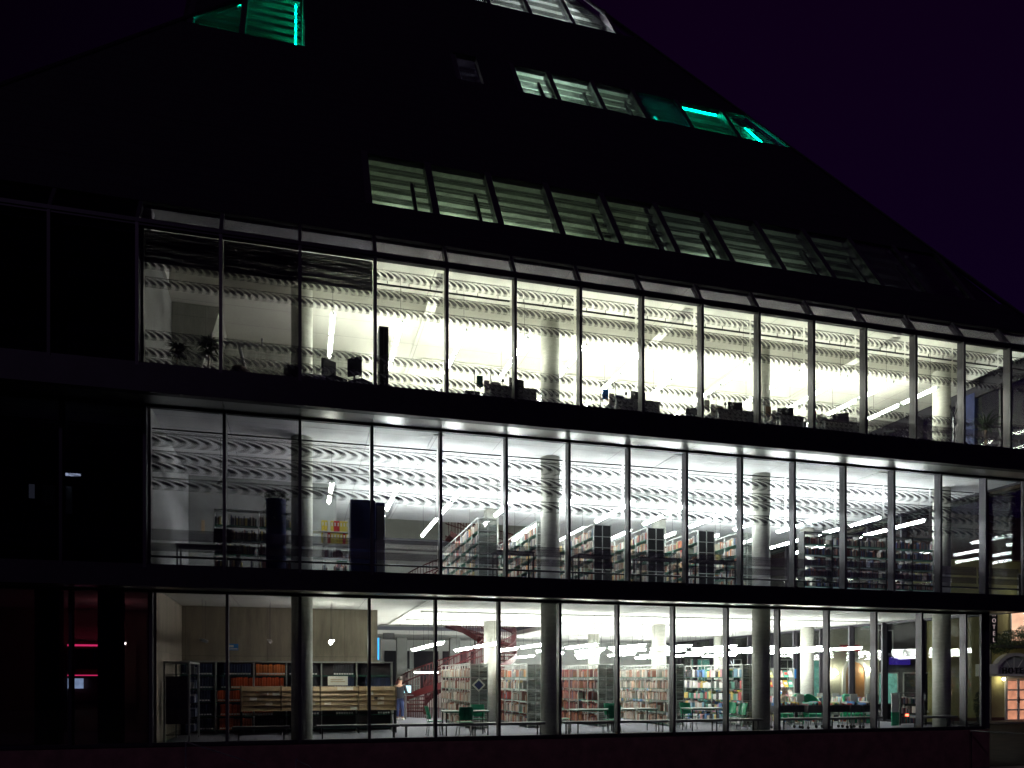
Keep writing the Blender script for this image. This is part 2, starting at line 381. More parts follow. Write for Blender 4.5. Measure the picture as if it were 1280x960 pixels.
# slabs with the stair opening
OP = (3.2, 11.2, 10.8, 18.4)
def slab(name, m, x0, x1, y0, y1, z0, z1, hole=True):
    b = MB()
    if hole:
        b.box((x0, y0, z0), (x1, OP[1], z1)).box((x0, OP[3], z0), (x1, y1, z1)).box((x0, OP[1] + .002, z0), (OP[0], OP[3] - .002, z1)).box((OP[2], OP[1] + .002, z0), (x1, OP[3] - .002, z1))
    else: b.box((x0, y0, z0), (x1, y1, z1))
    return lib(b, name, m)
lib(MB().box((XL, 0.0, -.3), (XC1 - .02, YB, 0.0)), 'floor', 'carpet')
slab('ceiling', 'ceiling_low', XL + .01, XC1 + .05, -.06, YB - .01, 3.945, 4.15)
slab('floor', 'carpet', XL + .01, XC2 - .15, Y2 + .15, YB - .01, 4.155, 4.34)
slab('ceiling', 'ceiling_mid', XL + .01, XC2 + .05, Y2 - .06, YB - .01, 8.305, 8.52)
slab('floor', 'carpet', XL + .01, XC3 - .15, Y3 + .15, YB - .01, 8.525, 8.84)
slab('ceiling', 'ceiling_high', XL + .2, XC3 - .3, 1.6, YB - .01, 12.36, 12.6, False)
lib(MB().box((XL + .02, -.08, G0), (XC1 + .08, .2, -.025)).box((XC1 - .2, .205, G0), (XC1 + .08, YB, -.025)), 'plinth', 'plinth_stone')
# concrete walls
lib(MB().box((-3.72, 4.6, .002), (2.45, 4.9, 3.94)).box((2.15, 4.905, .002), (2.45, YB - .02, 3.94)), 'wall', 'cast_concrete')
lib(MB().box((-3.70, .22, .002), (-3.50, 4.595, 3.94)), 'wall', 'cast_concrete')
lib(MB().box((-3.70, Y2 + .22, 4.345), (-3.50, YB - .02, 8.30)), 'wall', 'grey_wall')
lib(MB().box((-3.70, Y3 + .22, 8.845), (-3.50, YB - .02, 12.355)), 'wall', 'grey_wall')
lib(MB().box((-3.49, 6.0, 4.345), (1.2, 6.15, 8.30)).box((1.05, 6.155, 4.345), (1.2, YB - .02, 8.30)), 'wall', 'grey_wall')
lib(MB().box((-3.49, 4.8, 8.845), (1.9, 4.95, 12.355)), 'wall', 'pale_concrete')
lib(MB().hexa([(-3.49, 2.6, 8.86), (-3.2, 2.6, 8.86), (-3.2, 4.79, 8.86), (-3.49, 4.79, 8.86), (-3.49, 2.6, 12.35), (-2.2, 2.6, 12.35), (-2.2, 4.79, 12.35), (-3.49, 4.79, 12.35)]), 'sloping_wall', 'pale_concrete')
lib(MB().box((XL, YB, G0), (XC3, YB + .3, 12.6)), 'back_wall', 'white_paint')
lib(MB().box((XL - .25, Y3, G0), (XL - .002, YB, 12.2)), 'end_wall', 'dark_metal')
# back rows of pillars and dark windows on the far wall behind the stair
for x in (3.6, 5.0, 7.9, 9.3, 11.0): lib(MB().box((x, 20.5, .002), (x + .55, 20.9, 3.9)), 'pillar', 'grey_wall')
b = MB()
for i in range(5): b.box((3 + i * 1.7, YB - .06, .9), (4.45 + i * 1.7, YB - .01, 3.3))
lib(b, 'back_glazing', 'dark_metal')
# columns
cp = MB().lathe([(.285, 0), (.285, 3.93)], 32)
for k, (z0, z1) in enumerate(((.003, 3.943), (4.343, 8.303), (8.843, 12.358))):
    for cy in (1.0, 8.4, 15.8):
        for cx in (.05, 7.22, 14.4, 21.55):
            if cx < 1 and cy > 2: continue
            if cx < 8 and cy > 15: continue
            lib(MB().lathe([(.285, 0), (.285, z1 - z0)], 32), 'column', 'column_concrete', loc=(cx, cy, z0), smooth=True)
# ring beams under the ceilings (cast into them, run towards the back)
for zc, m, y0, nm in ((3.945, 'ceiling_low', .4, 0), (8.305, 'ceiling_mid', -.3, 1), (12.36, 'ceiling_high', -.9, 2)):
    b = MB()
    for x in (3.63, 10.8, 17.98): b.box((x - .14, y0, zc - .03), (x + .14, 11.1, zc - .002))
    for y in (4.7, 8.4): b.box((-3.4 if y < 4.6 else 3.9, y - .15, zc - .05), (22.2, y + .15, zc - .003))
    lib(b, 'ceiling_beam', m)

# ---------------- the sloping roof
SL = .67; Z0 = 12.18
def rp(x, h, n=0.0):
    """point on the front slope: x along, h rise, n metres outward"""
    q = math.hypot(1, SL); return Vector((x, Y3 + SL * h - n / q, Z0 + h + n * SL / q))
SX = .58
def xr(h): return XC3 - SX * h
def xl(h): return XL + SL * h
def rquad(b, x0, x1, h0, h1, n0=0., n1=.12, m=0, x0t=None, x1t=None):
    x0t = x0 if x0t is None else x0t; x1t = x1 if x1t is None else x1t
    b.hexa([rp(x0, h0, n0), rp(x1, h0, n0), rp(x1t, h1, n0), rp(x0t, h1, n0), rp(x0, h0, n1), rp(x1, h0, n1), rp(x1t, h1, n1), rp(x0t, h1, n1)], m)
    return b
def pix(px, py):
    """where the sight line through a picture point meets the slope plane -> x, h"""
    a = ang(px); cosr = math.cos(a) / math.cos(a - R(YAW))       # Yd per metre of depth
    k = (848 - py) / F                                           # z-EYE per metre of depth
    d0 = (D + Y3 - SL * Z0)                                      # Yd = d0 + SL*z
    dep = (d0 + SL * EYE) / (cosr - SL * k)
    z = EYE + k * dep; return dep * cosr * math.tan(a), z - Z0
# glazed eaves strip
for i in range(-5, 13):
    xa, xb = i * MOD + .04, (i + 1) * MOD - .04
    b = MB(); rquad(b, xa, xb, .10, .62, 0, .015); g = lib(b, 'eaves_window', 'eaves_glass' if i > 0 else 'dark_glass')
    b = MB(); rquad(b, xa - .08, xa, .0, .66, -.12, .05); b.build('glazing_bar', 'mullion_metal', g)
    b = MB(); rquad(b, xa, xb, .27, .32, -.25, -.2); rquad(b, xa, xb, .40, .45, -.25, -.2); b.build('slat', 'black_steel', g)
lib(MB().box((XL, Y3 - .07, 12.125), (XC3, Y3 + .13, 12.215)), 'eaves_rail', 'dark_metal')
lib(MB().box((-3.4, -1.0, 12.95), (XC3 - 1.0, 1.69, 13.05)).box((-3.4, 1.61, 12.605), (XC3 - 1.0, 1.69, 12.945)), 'raised_ceiling', 'ceiling_high')
lib(MB().box((-3.69, Y3 + .7, 12.36), (-3.41, 1.59, 13.0)).box((XC3 - .99, Y3 + .7, 12.36), (XC3 - .9, 1.59, 13.0)), 'ceiling_side', 'white_paint')
H1a, H1b, H2a, H2b, H3a = 2.02, 4.35, 10.0, 11.95, 17.1
def band(h0, h1, x0=None, x1=None, name='roof_cladding'):
    b = MB(); n = max(1, int((h1 - h0) / .42)); dh = (h1 - h0) / n
    for j in range(n):
        a, c = h0 + j * dh, h0 + (j + 1) * dh
        rquad(b, xl(a) if x0 is None else x0, xr(a) if x1 is None else x1, a + .003, c - .003, -.1, .06,
              x0t=xl(c) if x0 is None else x0, x1t=xr(c) if x1 is None else x1)
    return lib(b, name, 'roof_cladding')
band(.66, H1a); band(H1b, H2a); 
HT = 25.5
# row one
band(H1a + .004, H1b - .004, None, .98 * MOD); 
FIN = 0.13
def roofwin(x0, x1, h0, h1, glassm='roof_glass', slats=5, mid=True, x1t=None, finx=True, name='roof_window', x0t=None):
    b = MB(); rquad(b, x0 + .05, x1 - .05, h0, h1, .0, .015, x1t=None if x1t is None else x1t - .05, x0t=x0t)
    g = lib(b, name, glassm)
    if finx:
        b = MB(); rquad(b, x0 - FIN, x0 + .05, h0 - .05, h1 + .1, -.2, .07); b.build('fin', 'mullion_metal', g)
    if slats:
        for j in range(slats):
            t = (j + .35) / slats; h = h0 + t * (h1 - h0)
            xe = x1 if x1t is None else x1 + (x1t - x1) * t
            b = MB(); rquad(b, x0 + .06, xe - .06, h, h + .05 + .015 * (j % 3), -.22, -.10)
            b.build('slat', 'slat_veil', g)
    if mid:
        b = MB(); rquad(b, x1 - .62, x1 - .54, h0, h0 + (h1 - h0) * .55, -.1, .03); b.build('glazing_bar', 'dark_metal', g)
    return g
for i in range(1, 13):
    x0, x1 = i * MOD, (i + 1) * MOD
    if x1 < xr(H1b): roofwin(x0, x1, H1a, H1b, 'roof_glass' if i < 10 else 'dark_glass', 5, i % 4 != 3)
    else:
        roofwin(x0, xr(H1a) - .2, H1a, H1b, 'dark_glass', 3, False, x1t=xr(H1b) - .2); break
# row two
def hx(px, h):     # x on the slope at rise h seen in picture column px
    a = ang(px); return (D + Y3 + SL * h) * math.tan(a)
e = [hx(p, 10.0) for p in (575, 604, 652, 700, 757, 810, 866)]
band(H2a + .004, H2b - .004, None, hx(228, 10)); 
band(H2a + .004, H2b - .004, hx(381, 10), e[0] - .02); band(H2a + .004, H2b - .004, e[1] + .02, e[2] - .16)
roofwin(e[0], e[1], H2a, H2b - .3, 'dark_glass', 3, False, name='roof_window')
for a, c in ((e[2], e[3]), (e[3], e[4]), (e[4], e[5])): roofwin(a, c, H2a, H2b, 'roof_glass', 4, True)
roofwin(e[5], e[6], H2a, H2b, 'dark_glass', 4, False)
roofwin(e[6], hx(925, 10), H2a, H2b + .004, 'roof_glass', 3, False)
roofwin(hx(925, 10), xr(H2a) - .15, H2a, H2b, 'roof_glass', 2, False, x1t=xr(H2b) - .15)
# upper left green-lit bays reach higher
GL0, GLm, GL1 = hx(228, 10), hx(304, 10), hx(378, 10)
H4 = 15.2
band(H2b, H3a, GL1 + .04, None); band(H2b, H3a, None, GL0 + .9) 
roofwin(GLm, GL1, H2a, H4, 'roof_glass', 9, False); roofwin(GL0 + .25, GLm, H2a, H4, 'roof_glass', 9, False, x0t=GL0 + 1.6)
band(H4 + .004, H3a, GL0 + .92, GL1 + .03)
# row three
f = [hx(p, 17.1) for p in (560, 612, 664, 718, 772)]
band(H3a + .004, 20.9, None, f[0] - .1)
for a, c in zip(f, f[1:]): roofwin(a, c, H3a, 20.9, 'roof_glass', 5, False, x1t=min(c, xr(20.9)))
roofwin(f[4], xr(H3a) - .1, H3a, 19.4, 'roof_glass', 3, False, x1t=xr(19.4) - .1)
band(20.9, HT)
# the other three faces and the hips
def tri(name, pts): lib(MB().poly(pts, (0, 0, -.1)), name, 'roof_cladding')
ha = (XC3 - XL) / (SX + SL); ap = rp(xr(ha), ha)
cr, cl = rp(XC3 + .02, 0), rp(XL - .02, 0); br_ = Vector((XC3, YB + .3, Z0)); bl_ = Vector((XL, YB + .3, Z0)); apb = ap + Vector((0, .3, 0))
tri('roof_slope', [cr + Vector((0, .1, 0)), br_, apb]); tri('roof_slope', [bl_, cl + Vector((0, .1, 0)), apb]); tri('roof_slope', [br_, bl_, apb])
lib(MB().tube(rp(XC3, 0, .06), rp(xr(ha - .4), ha - .4, .06), .07, 8), 'hip_ridge', 'dark_metal')
lib(MB().tube(rp(XL, 0, .06), rp(xl(ha - .4), ha - .4, .06), .07, 8), 'hip_ridge', 'dark_metal')

# attic rooms behind the lit roof windows
def room(x0, x1, h0, h1, depth, wallm, lampm, lamps, name='attic_room', lean=0):
    y0 = Y3 + SL * h0 + .45; z0, z1 = Z0 + h0 - .25, Z0 + h1 + .25; y1 = Y3 + SL * h1 + depth
    b = MB()
    b.box((x0, y0, z0 - .1), (x1 + lean, y1, z0)); b.box((x0, Y3 + SL * h1 + .35, z1), (x1, y1, z1 + .1)); b.box((x0, y1 + .002, z0 - .1), (x1 + lean, y1 + .1, z1 + .1))
    for x, ln in ((x0, 0), (x1, lean)):
        b.poly([(x + ln, Y3 + SL * (h0 - .2) + .4, z0 - .09), (x + ln, y1, z0 - .09), (x, y1, z1 + .09), (x, Y3 + SL * (h1 + .3) + .4, z1 + .09)], (.08 if x == x1 else -.08, 0, 0))
    r = lib(b, name, wallm)
    for (xa, ya, za, xb, yb, zb) in lamps:
        MB().tube((xa, ya, za), (xb, yb, zb), .03 if lampm == 'tube_green' else .05, 8).build('tube_lamp', lampm, r)
    return r
room(1.75, 10.6, H1a, H1b, 4.5, 'pale_concrete', 'tube_attic', [(3 + q * 1.8, 3.6, 16.3, 3 + q * 1.8, 5.4, 16.0) for q in range(4)])
room(10.75, 20.8, H1a, H1b, 4.5, 'grey_wall', 'tube_attic', [(11.6 + q * 2.4, 3.6, 16.3, 11.6 + q * 2.4, 5.0, 16.0) for q in range(3)])
room(e[2] - .3, e[5], H2a, H2b, 3.5, 'white_paint', 'tube_cool', [(e[2] + .4, 7.6, 23.6, e[4] - .5, 7.6, 23.6)])
room(e[0] - .2, e[1] + .1, H2a, H2b, 2.5, 'grey_wall', 'tube_violet', [(e[0] + .3, 8.0, 23.9, e[1] - .3, 8.0, 23.9)])
room(e[6] - 1.1, xr(H2b) - .3, H2a, H2b, 2.4, 'grey_wall', 'tube_green', [(e[6] - .75, 5.6, 22.1, e[6] - .75, 6.7, 23.7), (e[6] + .3, 6.5, 24.1, xr(H2b) - 1.2, 6.5, 24.1), (xr(H2b) - .1, 6.2, 23.6, xr(H2a) - .55, 5.3, 22.15)], lean=SX * (H2b - H2a) - .1)
room(GL0 + .9, GL1 - .0, H2a, H4, 3.0, 'grey_wall', 'tube_green', [(GL1 - .22, 5.6, 22.0, GL1 - .22, 8.3, 26.3), (GLm - 1.2, 6.6, 22.4, GLm - .3, 9.2, 26.8)])
room(f[0] - .2, xr(20.9) - .6, H3a, 20.9, 4.0, 'white_paint', 'tube_violet', [(f[0] + .5, 13.5, 30.6, f[3], 13.5, 30.6), (f[2], 12.6, 31.8, f[4], 12.6, 31.8)], lean=SX * (20.9 - H3a))
# roof-frame members inside the upper rooms
for x in (f[1] + .6, f[2] + .9, f[3] + .7):
    lib(MB().tube((x, 11.2, 29.3), (x + 1.4, 13.6, 33), .09, 8), 'roof_truss', 'white_paint')

# dark left end: café on the ground floor, unlit office above
lib(MB().box((XL + .02, 6.6, .003), (-3.72, 6.75, 3.94)), 'wall', 'cream_render')
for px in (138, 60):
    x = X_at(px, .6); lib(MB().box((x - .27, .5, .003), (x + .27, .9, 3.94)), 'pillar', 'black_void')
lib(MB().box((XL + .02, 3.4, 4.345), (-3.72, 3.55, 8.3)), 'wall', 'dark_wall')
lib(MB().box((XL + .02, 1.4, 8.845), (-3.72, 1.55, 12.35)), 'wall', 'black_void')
# conduits and boxes on the upper left office wall belong to the building
b = MB()
for z in (10.55, 10.42, 10.3): b.tube((-2.4, 4.62, z), (1.8, 4.62, z), .035, 8)
lib(b, 'conduit', 'steel')
lib(MB().box((2.62, 4.58, 3.0), (3.0, 4.6, 3.2)), 'bracket', 'steel')

# ------------------------------------------------------------------ lamps
def lamp_proto(length, tubem, zc, housing='shelf_steel'):
    t = thing('pendant_lamp', 'x', 'lamp')
    MB().box((-.04, 0, .0), (.04, length, .015)).box((-.015, .0, .017), (.015, length, .05)).build('housing', housing, t)
    b = MB(); n = max(1, round(length / 1.45)); s = length / n
    for i in range(n):
        b.tube((.045, i * s + .09, .045), (.045, (i + 1) * s - .09, .045), .012, 8); b.tube((-.045, i * s + .09, .045), (-.045, (i + 1) * s - .09, .045), .012, 8)
        b.tube((0, i * s + .12, -.018), (0, (i + 1) * s - .12, -.018), .013, 8)
    b.build('tube', tubem, t)
    for y in (.35, length - .35): MB().tube((0, y, .09), (0, y, zc), .005, 6).build('cable', 'black_steel', t)
    return Repeat(t)
lp = lamp_proto(3.4, 'tube_low', 3.94 - 2.85)
rows = [('front row', 3.8), ('second row', 7.6), ('third row', 12.6), ('back row', 17.2)]
for rn, y in rows:
    for i in range(10):
        x = .9 + MOD * (i + 2)
        if OP[1] - 3.4 < y < OP[3] and x < OP[2] + .1: continue
        if y > 17 and i % 2: continue
        lp.put((x, y, 2.85), 0, f'lit tube lamp hanging over the ground floor, {rn}, {ordn(i)} from the left', 'tube lamps hanging over the ground floor')
lo = lamp_proto(1.5, 'tube_off', 3.94 - 2.76)
for i, w in enumerate(('first', 'second')): lo.put((-2.65 + i * 1.8, 1.9, 2.76), 0, f'unlit tube lamp before the concrete wall, {w} from the left', 'unlit tube lamps')
ls = lamp_proto(1.5, 'tube_wall', 3.94 - 2.76)
ls.put((.9, 1.9, 2.76), 0, 'lit tube lamp before the concrete wall, right of the round column', 'lamps before the concrete wall')
ls.root['group'] = 'lamps before the concrete wall'
l2 = lamp_proto(3.4, 'tube_mid', 8.30 - 7.1)
for rn, y in (('front row', .7), ('back row', 5.0)):
    for i in range(11):
        l2.put((2.695 + MOD * i, y, 7.1), 0, f'lit tube lamp over the middle floor shelves, {rn}, {ordn(i)} from the left', 'tube lamps over the middle floor')
l3 = lamp_proto(3.4, 'tube_high', 12.94 - 11.45)
for rn, y in (('front row', .2), ('back row', 4.4)):
    for i in range(11):
        l3.put((2.7 + MOD * i, y, 11.45), 0, f'lit tube lamp over the top floor desks, {rn}, {ordn(i)} from the left', 'tube lamps over the top floor')
s2 = lamp_proto(2.6, 'tube_office', 8.30 - 7.1)
s2.put((.86, 1.0, 7.1), 0, 'dim lit tube lamp over the colourful binders, middle floor left end', 'lamps of the left offices')
s3 = lamp_proto(3.0, 'tube_office', 12.35 - 11.45)
s3.put((.86, .2, 11.45), 0, 'lit tube lamp over the office printer on the top floor', 'lamps of the left offices')
s2b = lamp_proto(1.5, 'tube_off', 8.30 - 7.1)
s2b.put((-1.75, .5, 7.1), R(18), 'unlit tube lamp hanging over the dim office bookshelf')
# extra lamps added to lift the dark back of the middle floor
l2b = lamp_proto(3.4, 'tube_small', 8.30 - 7.1)
for i in range(4): l2b.put((12.0 + 2.8 * i, 13.5, 7.1), 0, f'added tube lamp lighting the back of the middle floor, {ordn(i)} from the left', 'added distant lamps on the middle floor')

# ------------------------------------------------------------------ books
PAL = [(.55, .52, .45), (.62, .60, .56), (.70, .66, .56), (.42, .05, .04), (.50, .14, .05), (.60, .26, .08), (.08, .09, .14), (.12, .13, .16), (.30, .30, .32), (.10, .18, .30), (.48, .42, .30), (.66, .64, .62), (.25, .08, .06), (.16, .22, .18), (.55, .40, .12)]
BRIGHT = [(.75, .72, .68), (.7, .08, .07), (.08, .25, .6), (.8, .55, .08), (.7, .3, .35), (.75, .72, .2), (.1, .4, .3), (.78, .76, .74), (.8, .8, .8), (.05, .05, .08), (.6, .5, .42), (.2, .45, .65)]
REDS = [(.30, .06, .03), (.24, .03, .03), (.36, .12, .04), (.28, .10, .05), (.14, .03, .03), (.05, .05, .12), (.45, .40, .32), (.16, .05, .04)]
DARKS = [(.05, .05, .08), (.08, .07, .1), (.16, .04, .05), (.3, .28, .25), (.03, .05, .12), (.2, .1, .08)]
books = MB()
def row_books(x, y0, y1, z, hmax, side, pal, fill=.9, th=(.022, .05), depth=.20):
    """spines on a shelf running along Y, facing side (-1: -X)"""
    y = y0
    while y < y1 - .05:
        if rnd.random() < .045: y += rnd.uniform(.1, .45); continue
        w = rnd.uniform(*th); h = hmax * rnd.uniform(.50, .82); c = rnd.choice(pal); j = rnd.uniform(.6, 1.1); g_ = sum(c) / 3; c = tuple(min(.9, (q * .8 + g_ * .2) * j) for q in c)
        d = rnd.uniform(0, .03)
        if rnd.random() < fill: books.box((x + side * (.015 + d), y, z), (x + side * (.0 + d) - side * depth, y + w * .93, z + h), 0, c)
        y += w
def rowx_books(x0, x1, y, z, hmax, pal, th=(.022, .05), fill=.95):
    x = x0
    while x < x1 - .05:
        if rnd.random() < .03: x += rnd.uniform(.08, .3); continue
        w = rnd.uniform(*th); h = hmax * rnd.uniform(.50, .82); c = rnd.choice(pal); j = rnd.uniform(.6, 1.1); g_ = sum(c) / 3; c = tuple(min(.9, (q * .8 + g_ * .2) * j) for q in c)
        d = rnd.uniform(0, .03)
        if rnd.random() < fill: books.box((x, y + d, z), (x + w * .93, y + d + .19, z + h), 0, c)
        x += w

def shelf_row(x, y0, length, zf, label, group, pal, thick=(.022, .05), tiers=5, H=2.18, depth=.6, endm='mesh_panel', shelfm='shelf_green', palf=None, top=True, frontbooks=True, boxend=None):
    t = thing('bookshelf', label, 'bookshelf', (x, y0, zf), 0, group)
    n = max(1, round(length / .95)); s = length / n
    b = MB()
    for i in range(n + 1):
        for q in (0, depth / 2 - .015, depth - .03): b.box((q, i * s - .015, 0), (q + .03, i * s + .015, H))
    b.box((0.0, 0, H + .001), (.03, length, H + .03)).box((depth - .03, 0, H + .001), (depth, length, H + .03))
    b.build('frame', 'shelf_steel', t)
    dz = (H - .12) / tiers
    for k in range(tiers):
        z = .10 + k * dz
        MB().box((.01, .02, z - .022), (depth - .01, length - .02, z)).build('shelf', shelfm, t)
        for i in range(n):
            if top is False and k == tiers - 1: continue
            p = palf(i, k) if palf else pal
            row_books(x + .02, y0 + i * s + .03, y0 + (i + 1) * s - .03, zf + z + .001, dz - .04, -1, p, th=thick)
            if frontbooks: row_books(x + depth - .02, y0 + i * s + .03, y0 + (i + 1) * s - .03, zf + z + .001, dz - .04, 1, p)
    MB().box((.0, -.035, .05), (depth, -.017, H)).build('end_panel', endm, t)
    fr = MB()
    for q in (0, depth / 2 - .012, depth - .025): fr.box((q, -.055, .0), (q + .025, -.036, H + .02))
    for z in [.1 + k * dz for k in range(tiers)] + [H]: fr.box((.03, -.052, z - .02), (depth - .03, -.038, z))
    fr.build('end_frame', 'shelf_steel', t)
    return t
G1 = 'tall bookshelf rows on the ground floor'
WH = [(.50, .48, .41), (.44, .41, .35), (.32, .10, .06), (.48, .45, .40), (.20, .18, .16), (.40, .30, .20), (.28, .12, .07)]
shelf_row(5.44, 4.1, 5.4, 0, 'tall ground floor bookshelf of pale books with a dark diamond notice on its end', G1, WH)
shelf_row(7.47, 4.3, 6.0, 0, 'tall ground floor bookshelf left of the second column, red and pale books', G1, PAL, palf=lambda i, k: REDS if i > 2 else PAL + WH)
shelf_row(10.05, 4.3, 5.0, 0, 'tall ground floor bookshelf right of the second column, rust and brown volumes', G1, REDS)
shelf_row(12.55, 3.9, 4.6, 0, 'tall ground floor bookshelf densely packed with small pale books', G1, WH + [(.5, .3, .2)])
shelf_row(15.0, 3.1, 5.2, 0, 'tall ground floor media rack with colourful covers behind a study table', G1, BRIGHT, thick=(.08, .24), palf=lambda i, k: BRIGHT + [(.03, .03, .03)] * 3)
shelf_row(5.44, 19.2, 3.6, 0, 'distant ground floor bookshelf behind the red stair, left one', 'distant bookshelves', DARKS, frontbooks=False)
shelf_row(13.2, 12.5, 5.5, 0, 'distant ground floor bookshelf under the hanging tubes, before the street windows', 'distant bookshelves', PAL, frontbooks=False)
shelf_row(16.6, 12.5, 5.5, 0, 'distant ground floor bookshelf nearest the white glass lettering', 'distant bookshelves', BRIGHT, frontbooks=False)
# cross shelf full of bright magazines, covers towards the street
t = thing('magazine_rack', 'wide magazine rack of bright covers behind the third column', 'magazine rack', (15.8, 6.6, 0))
b = MB()
for i in range(5): b.box((i * .95, 0, 0), (i * .95 + .03, .35, 2.1))
b.box((0, 0, 2.101), (3.83, .35, 2.13)); b.build('frame', 'shelf_steel', t)
for k in range(5): MB().box((.03, .01, .12 + k * .4), (3.8, .34, .14 + k * .4)).build('shelf', 'shelf_green', t)
mag = MB()
for k in range(5):
    for i in range(4):
        for j in range(4):
            if rnd.random() < .1: continue
            x = 15.85 + i * .95 + j * .225; c = rnd.choice(BRIGHT); z = .15 + k * .4
            mag.hexa([(x, 6.60, z), (x + .2, 6.60, z), (x + .2, 6.615, z), (x, 6.615, z), (x, 6.72, z + .28), (x + .2, 6.72, z + .28), (x + .2, 6.735, z + .28), (x, 6.735, z + .28)], 0, c)
            c2 = rnd.choice(BRIGHT); mag.hexa([(x + .03, 6.627, z + .10), (x + .17, 6.627, z + .10), (x + .17, 6.64, z + .10), (x + .03, 6.64, z + .10), (x + .03, 6.672, z + .20), (x + .17, 6.672, z + .20), (x + .17, 6.69, z + .20), (x + .03, 6.69, z + .20)], 0, c2)
tag(mag.build('magazines', 'book_cloth'), 'bright magazine covers set out on the wide rack', 'magazines', kind='stuff')
# diamond notice
n_ = MB().poly([(0, 0, -.23), (.23, 0, 0), (0, 0, .23), (-.23, 0, 0)], (0, -.012, 0)).poly([(0, -.014, -.16), (.16, -.014, 0), (0, -.014, .16), (-.16, -.014, 0)], (0, -.004, 0), 1)
tag(n_.build('notice', ['cream_card', 'navy_panel'], loc=(5.72, 4.035, 1.48)), 'dark diamond notice with pale edge hanging on the bookshelf end', 'notice')

# middle floor shelves
G2 = 'bookshelf rows on the middle floor'
xs = [5.16, 7.0, 8.86, 10.7, 12.5, 14.0]
desc = ['first middle floor bookshelf row, beside the red stair', 'middle floor bookshelf row just left of the second column', 'middle floor bookshelf row with a black boxed end', 'middle floor bookshelf row with a narrow black end, fourth from left', 'middle floor bookshelf row with a black end, fifth from left', 'middle floor bookshelf row ending behind the third column']
for i, x in enumerate(xs):
    shelf_row(x, 1.7, 6.2, 4.342, desc[i], G2, PAL + WH, tiers=6, endm='mesh_panel' if i in (0, 1, 5) else 'black_steel', frontbooks=(i < 3))
# shelf along the glass on the right
def wall_shelf(x0, x1, y, zf, name, label, pal, tiers=6, H=2.2, cat='bookshelf', framem='shelf_steel', shelfm='shelf_green', boards=False, fill=.95, back=True):
    t = thing(name, label, cat, (x0, y, zf))
    n = max(1, round((x1 - x0) / 1.0)); s = (x1 - x0) / n; b = MB()
    for i in range(n + 1): b.box((i * s - .018, 0, 0), (i * s + .018, .32, H))
    b.box((-.018, 0, H + .001), (x1 - x0 + .018, .32, H + .03)); b.build('frame', framem, t)
    dz = (H - .1) / tiers
    for k in range(tiers):
        z = .08 + k * dz
        MB().box((0.02, .01, z - .022), (x1 - x0 - .02, .31, z)).build('shelf', shelfm, t)
        for i in range(n): rowx_books(x0 + i * s + .03, x0 + (i + 1) * s - .03, y + .03, zf + z + .001, dz - .04, pal, fill=fill)
    return t
wall_shelf(16.1, 21.5, 1.1, 4.342, 'bookshelf', 'long dark bookshelf along the glass, right end of the middle floor', DARKS + [(.35, .30, .25), (.30, .08, .05), (.10, .14, .35)], framem='black_steel')
wall_shelf(14.7, 16.2, 4.6, 4.342, 'bookshelf', 'short middle floor bookshelf of pale and yellow books right of the third column', BRIGHT)
wall_shelf(12.0, 20.0, 10.6, 4.342, 'bookshelf', 'distant middle floor bookshelf run before the stair void', PAL)
wall_shelf(1.3, 3.1, 9.0, 4.342, 'bookshelf', 'middle floor bookshelf of red and dark books left of the stair', DARKS + REDS)
wall_shelf(-2.35, .05, 2.3, 4.342, 'binder_shelf', 'dim office shelf of dark binders behind the tall plant, middle floor', DARKS + [(.4, .38, .3), (.5, .4, .08)], 5, 2.15)

# the big bound-volume case against the concrete wall, with single volumes
bounds = [X_at(p, 4.1) for p in (220.8, 269.4, 317, 358, 402, 446, 490)]
t = thing('wall_bookcase', 'long steel bookcase of bound volumes against the concrete wall', 'bookcase', (bounds[0], 4.1, 0))
b = MB()
for x in bounds: b.box((x - bounds[0] - .02, 0, 0), (x - bounds[0] + .02, .34, 2.2))
b.box((-.02, 0, 2.201), (bounds[-1] - bounds[0] + .02, .34, 2.235)); b.build('frame', 'shelf_steel', t)
shz = [.12, .55, .98, 1.38, 1.79]
for z in shz: MB().box((.025, .01, z - .025), (bounds[-1] - bounds[0] - .025, .33, z)).build('shelf', 'shelf_green', t)
MB().box((.02, .325, .02), (bounds[-1] - bounds[0] - .02, .338, 2.19)).build('back_panel', 'dark_wall', t)
vm = {}
def volume_mesh(key, c, w, h):
    if key not in vm:
        b = MB().box((0, 0, 0), (w, .24, h), 0, c).box((.008, -.003, .03), (w - .008, -.0005, .075), 1)
        o = b.build('bound_volume', ['book_cloth', 'book_label']); vm[key] = o.data; bpy.data.objects.remove(o)
    return vm[key]
TIER = ['bottom', 'fourth', 'middle', 'second', 'top']
BAYN = ['first', 'second', 'third', 'fourth', 'fifth', 'sixth']
nvol = 0
def put_volumes(bay, tier, xa, xb, kind):
    global nvol
    cols = {'navy': (.02, .03, .075), 'orange': (.50, .085, .025), 'amber': (.58, .16, .04), 'black': (.025, .022, .03)}[kind]
    w = .078; x = bounds[bay] + .03 + xa * (bounds[bay + 1] - bounds[bay] - .06); xe = bounds[bay] + .03 + xb * (bounds[bay + 1] - bounds[bay] - .06); i = 0
    while x + w < xe:
        if nvol >= 296: return
        v = rnd.randrange(3); c = tuple(q * (.8 + .25 * v) for q in cols)
        o = bpy.data.objects.new('bound_volume', volume_mesh((kind, v), c, w * .93, .33 + .012 * v)); COL.objects.link(o)
        o.location = (x, 4.12 + rnd.uniform(0, .02), shz[tier] + .001)
        tag(o, f'{ordn(i)} {kind} volume from the left in bay {BAYN[bay]}, {TIER[tier]} shelf of the wall bookcase', 'book', f'{kind} bound volumes in the wall bookcase')
        nvol += 1; i += 1; x += w
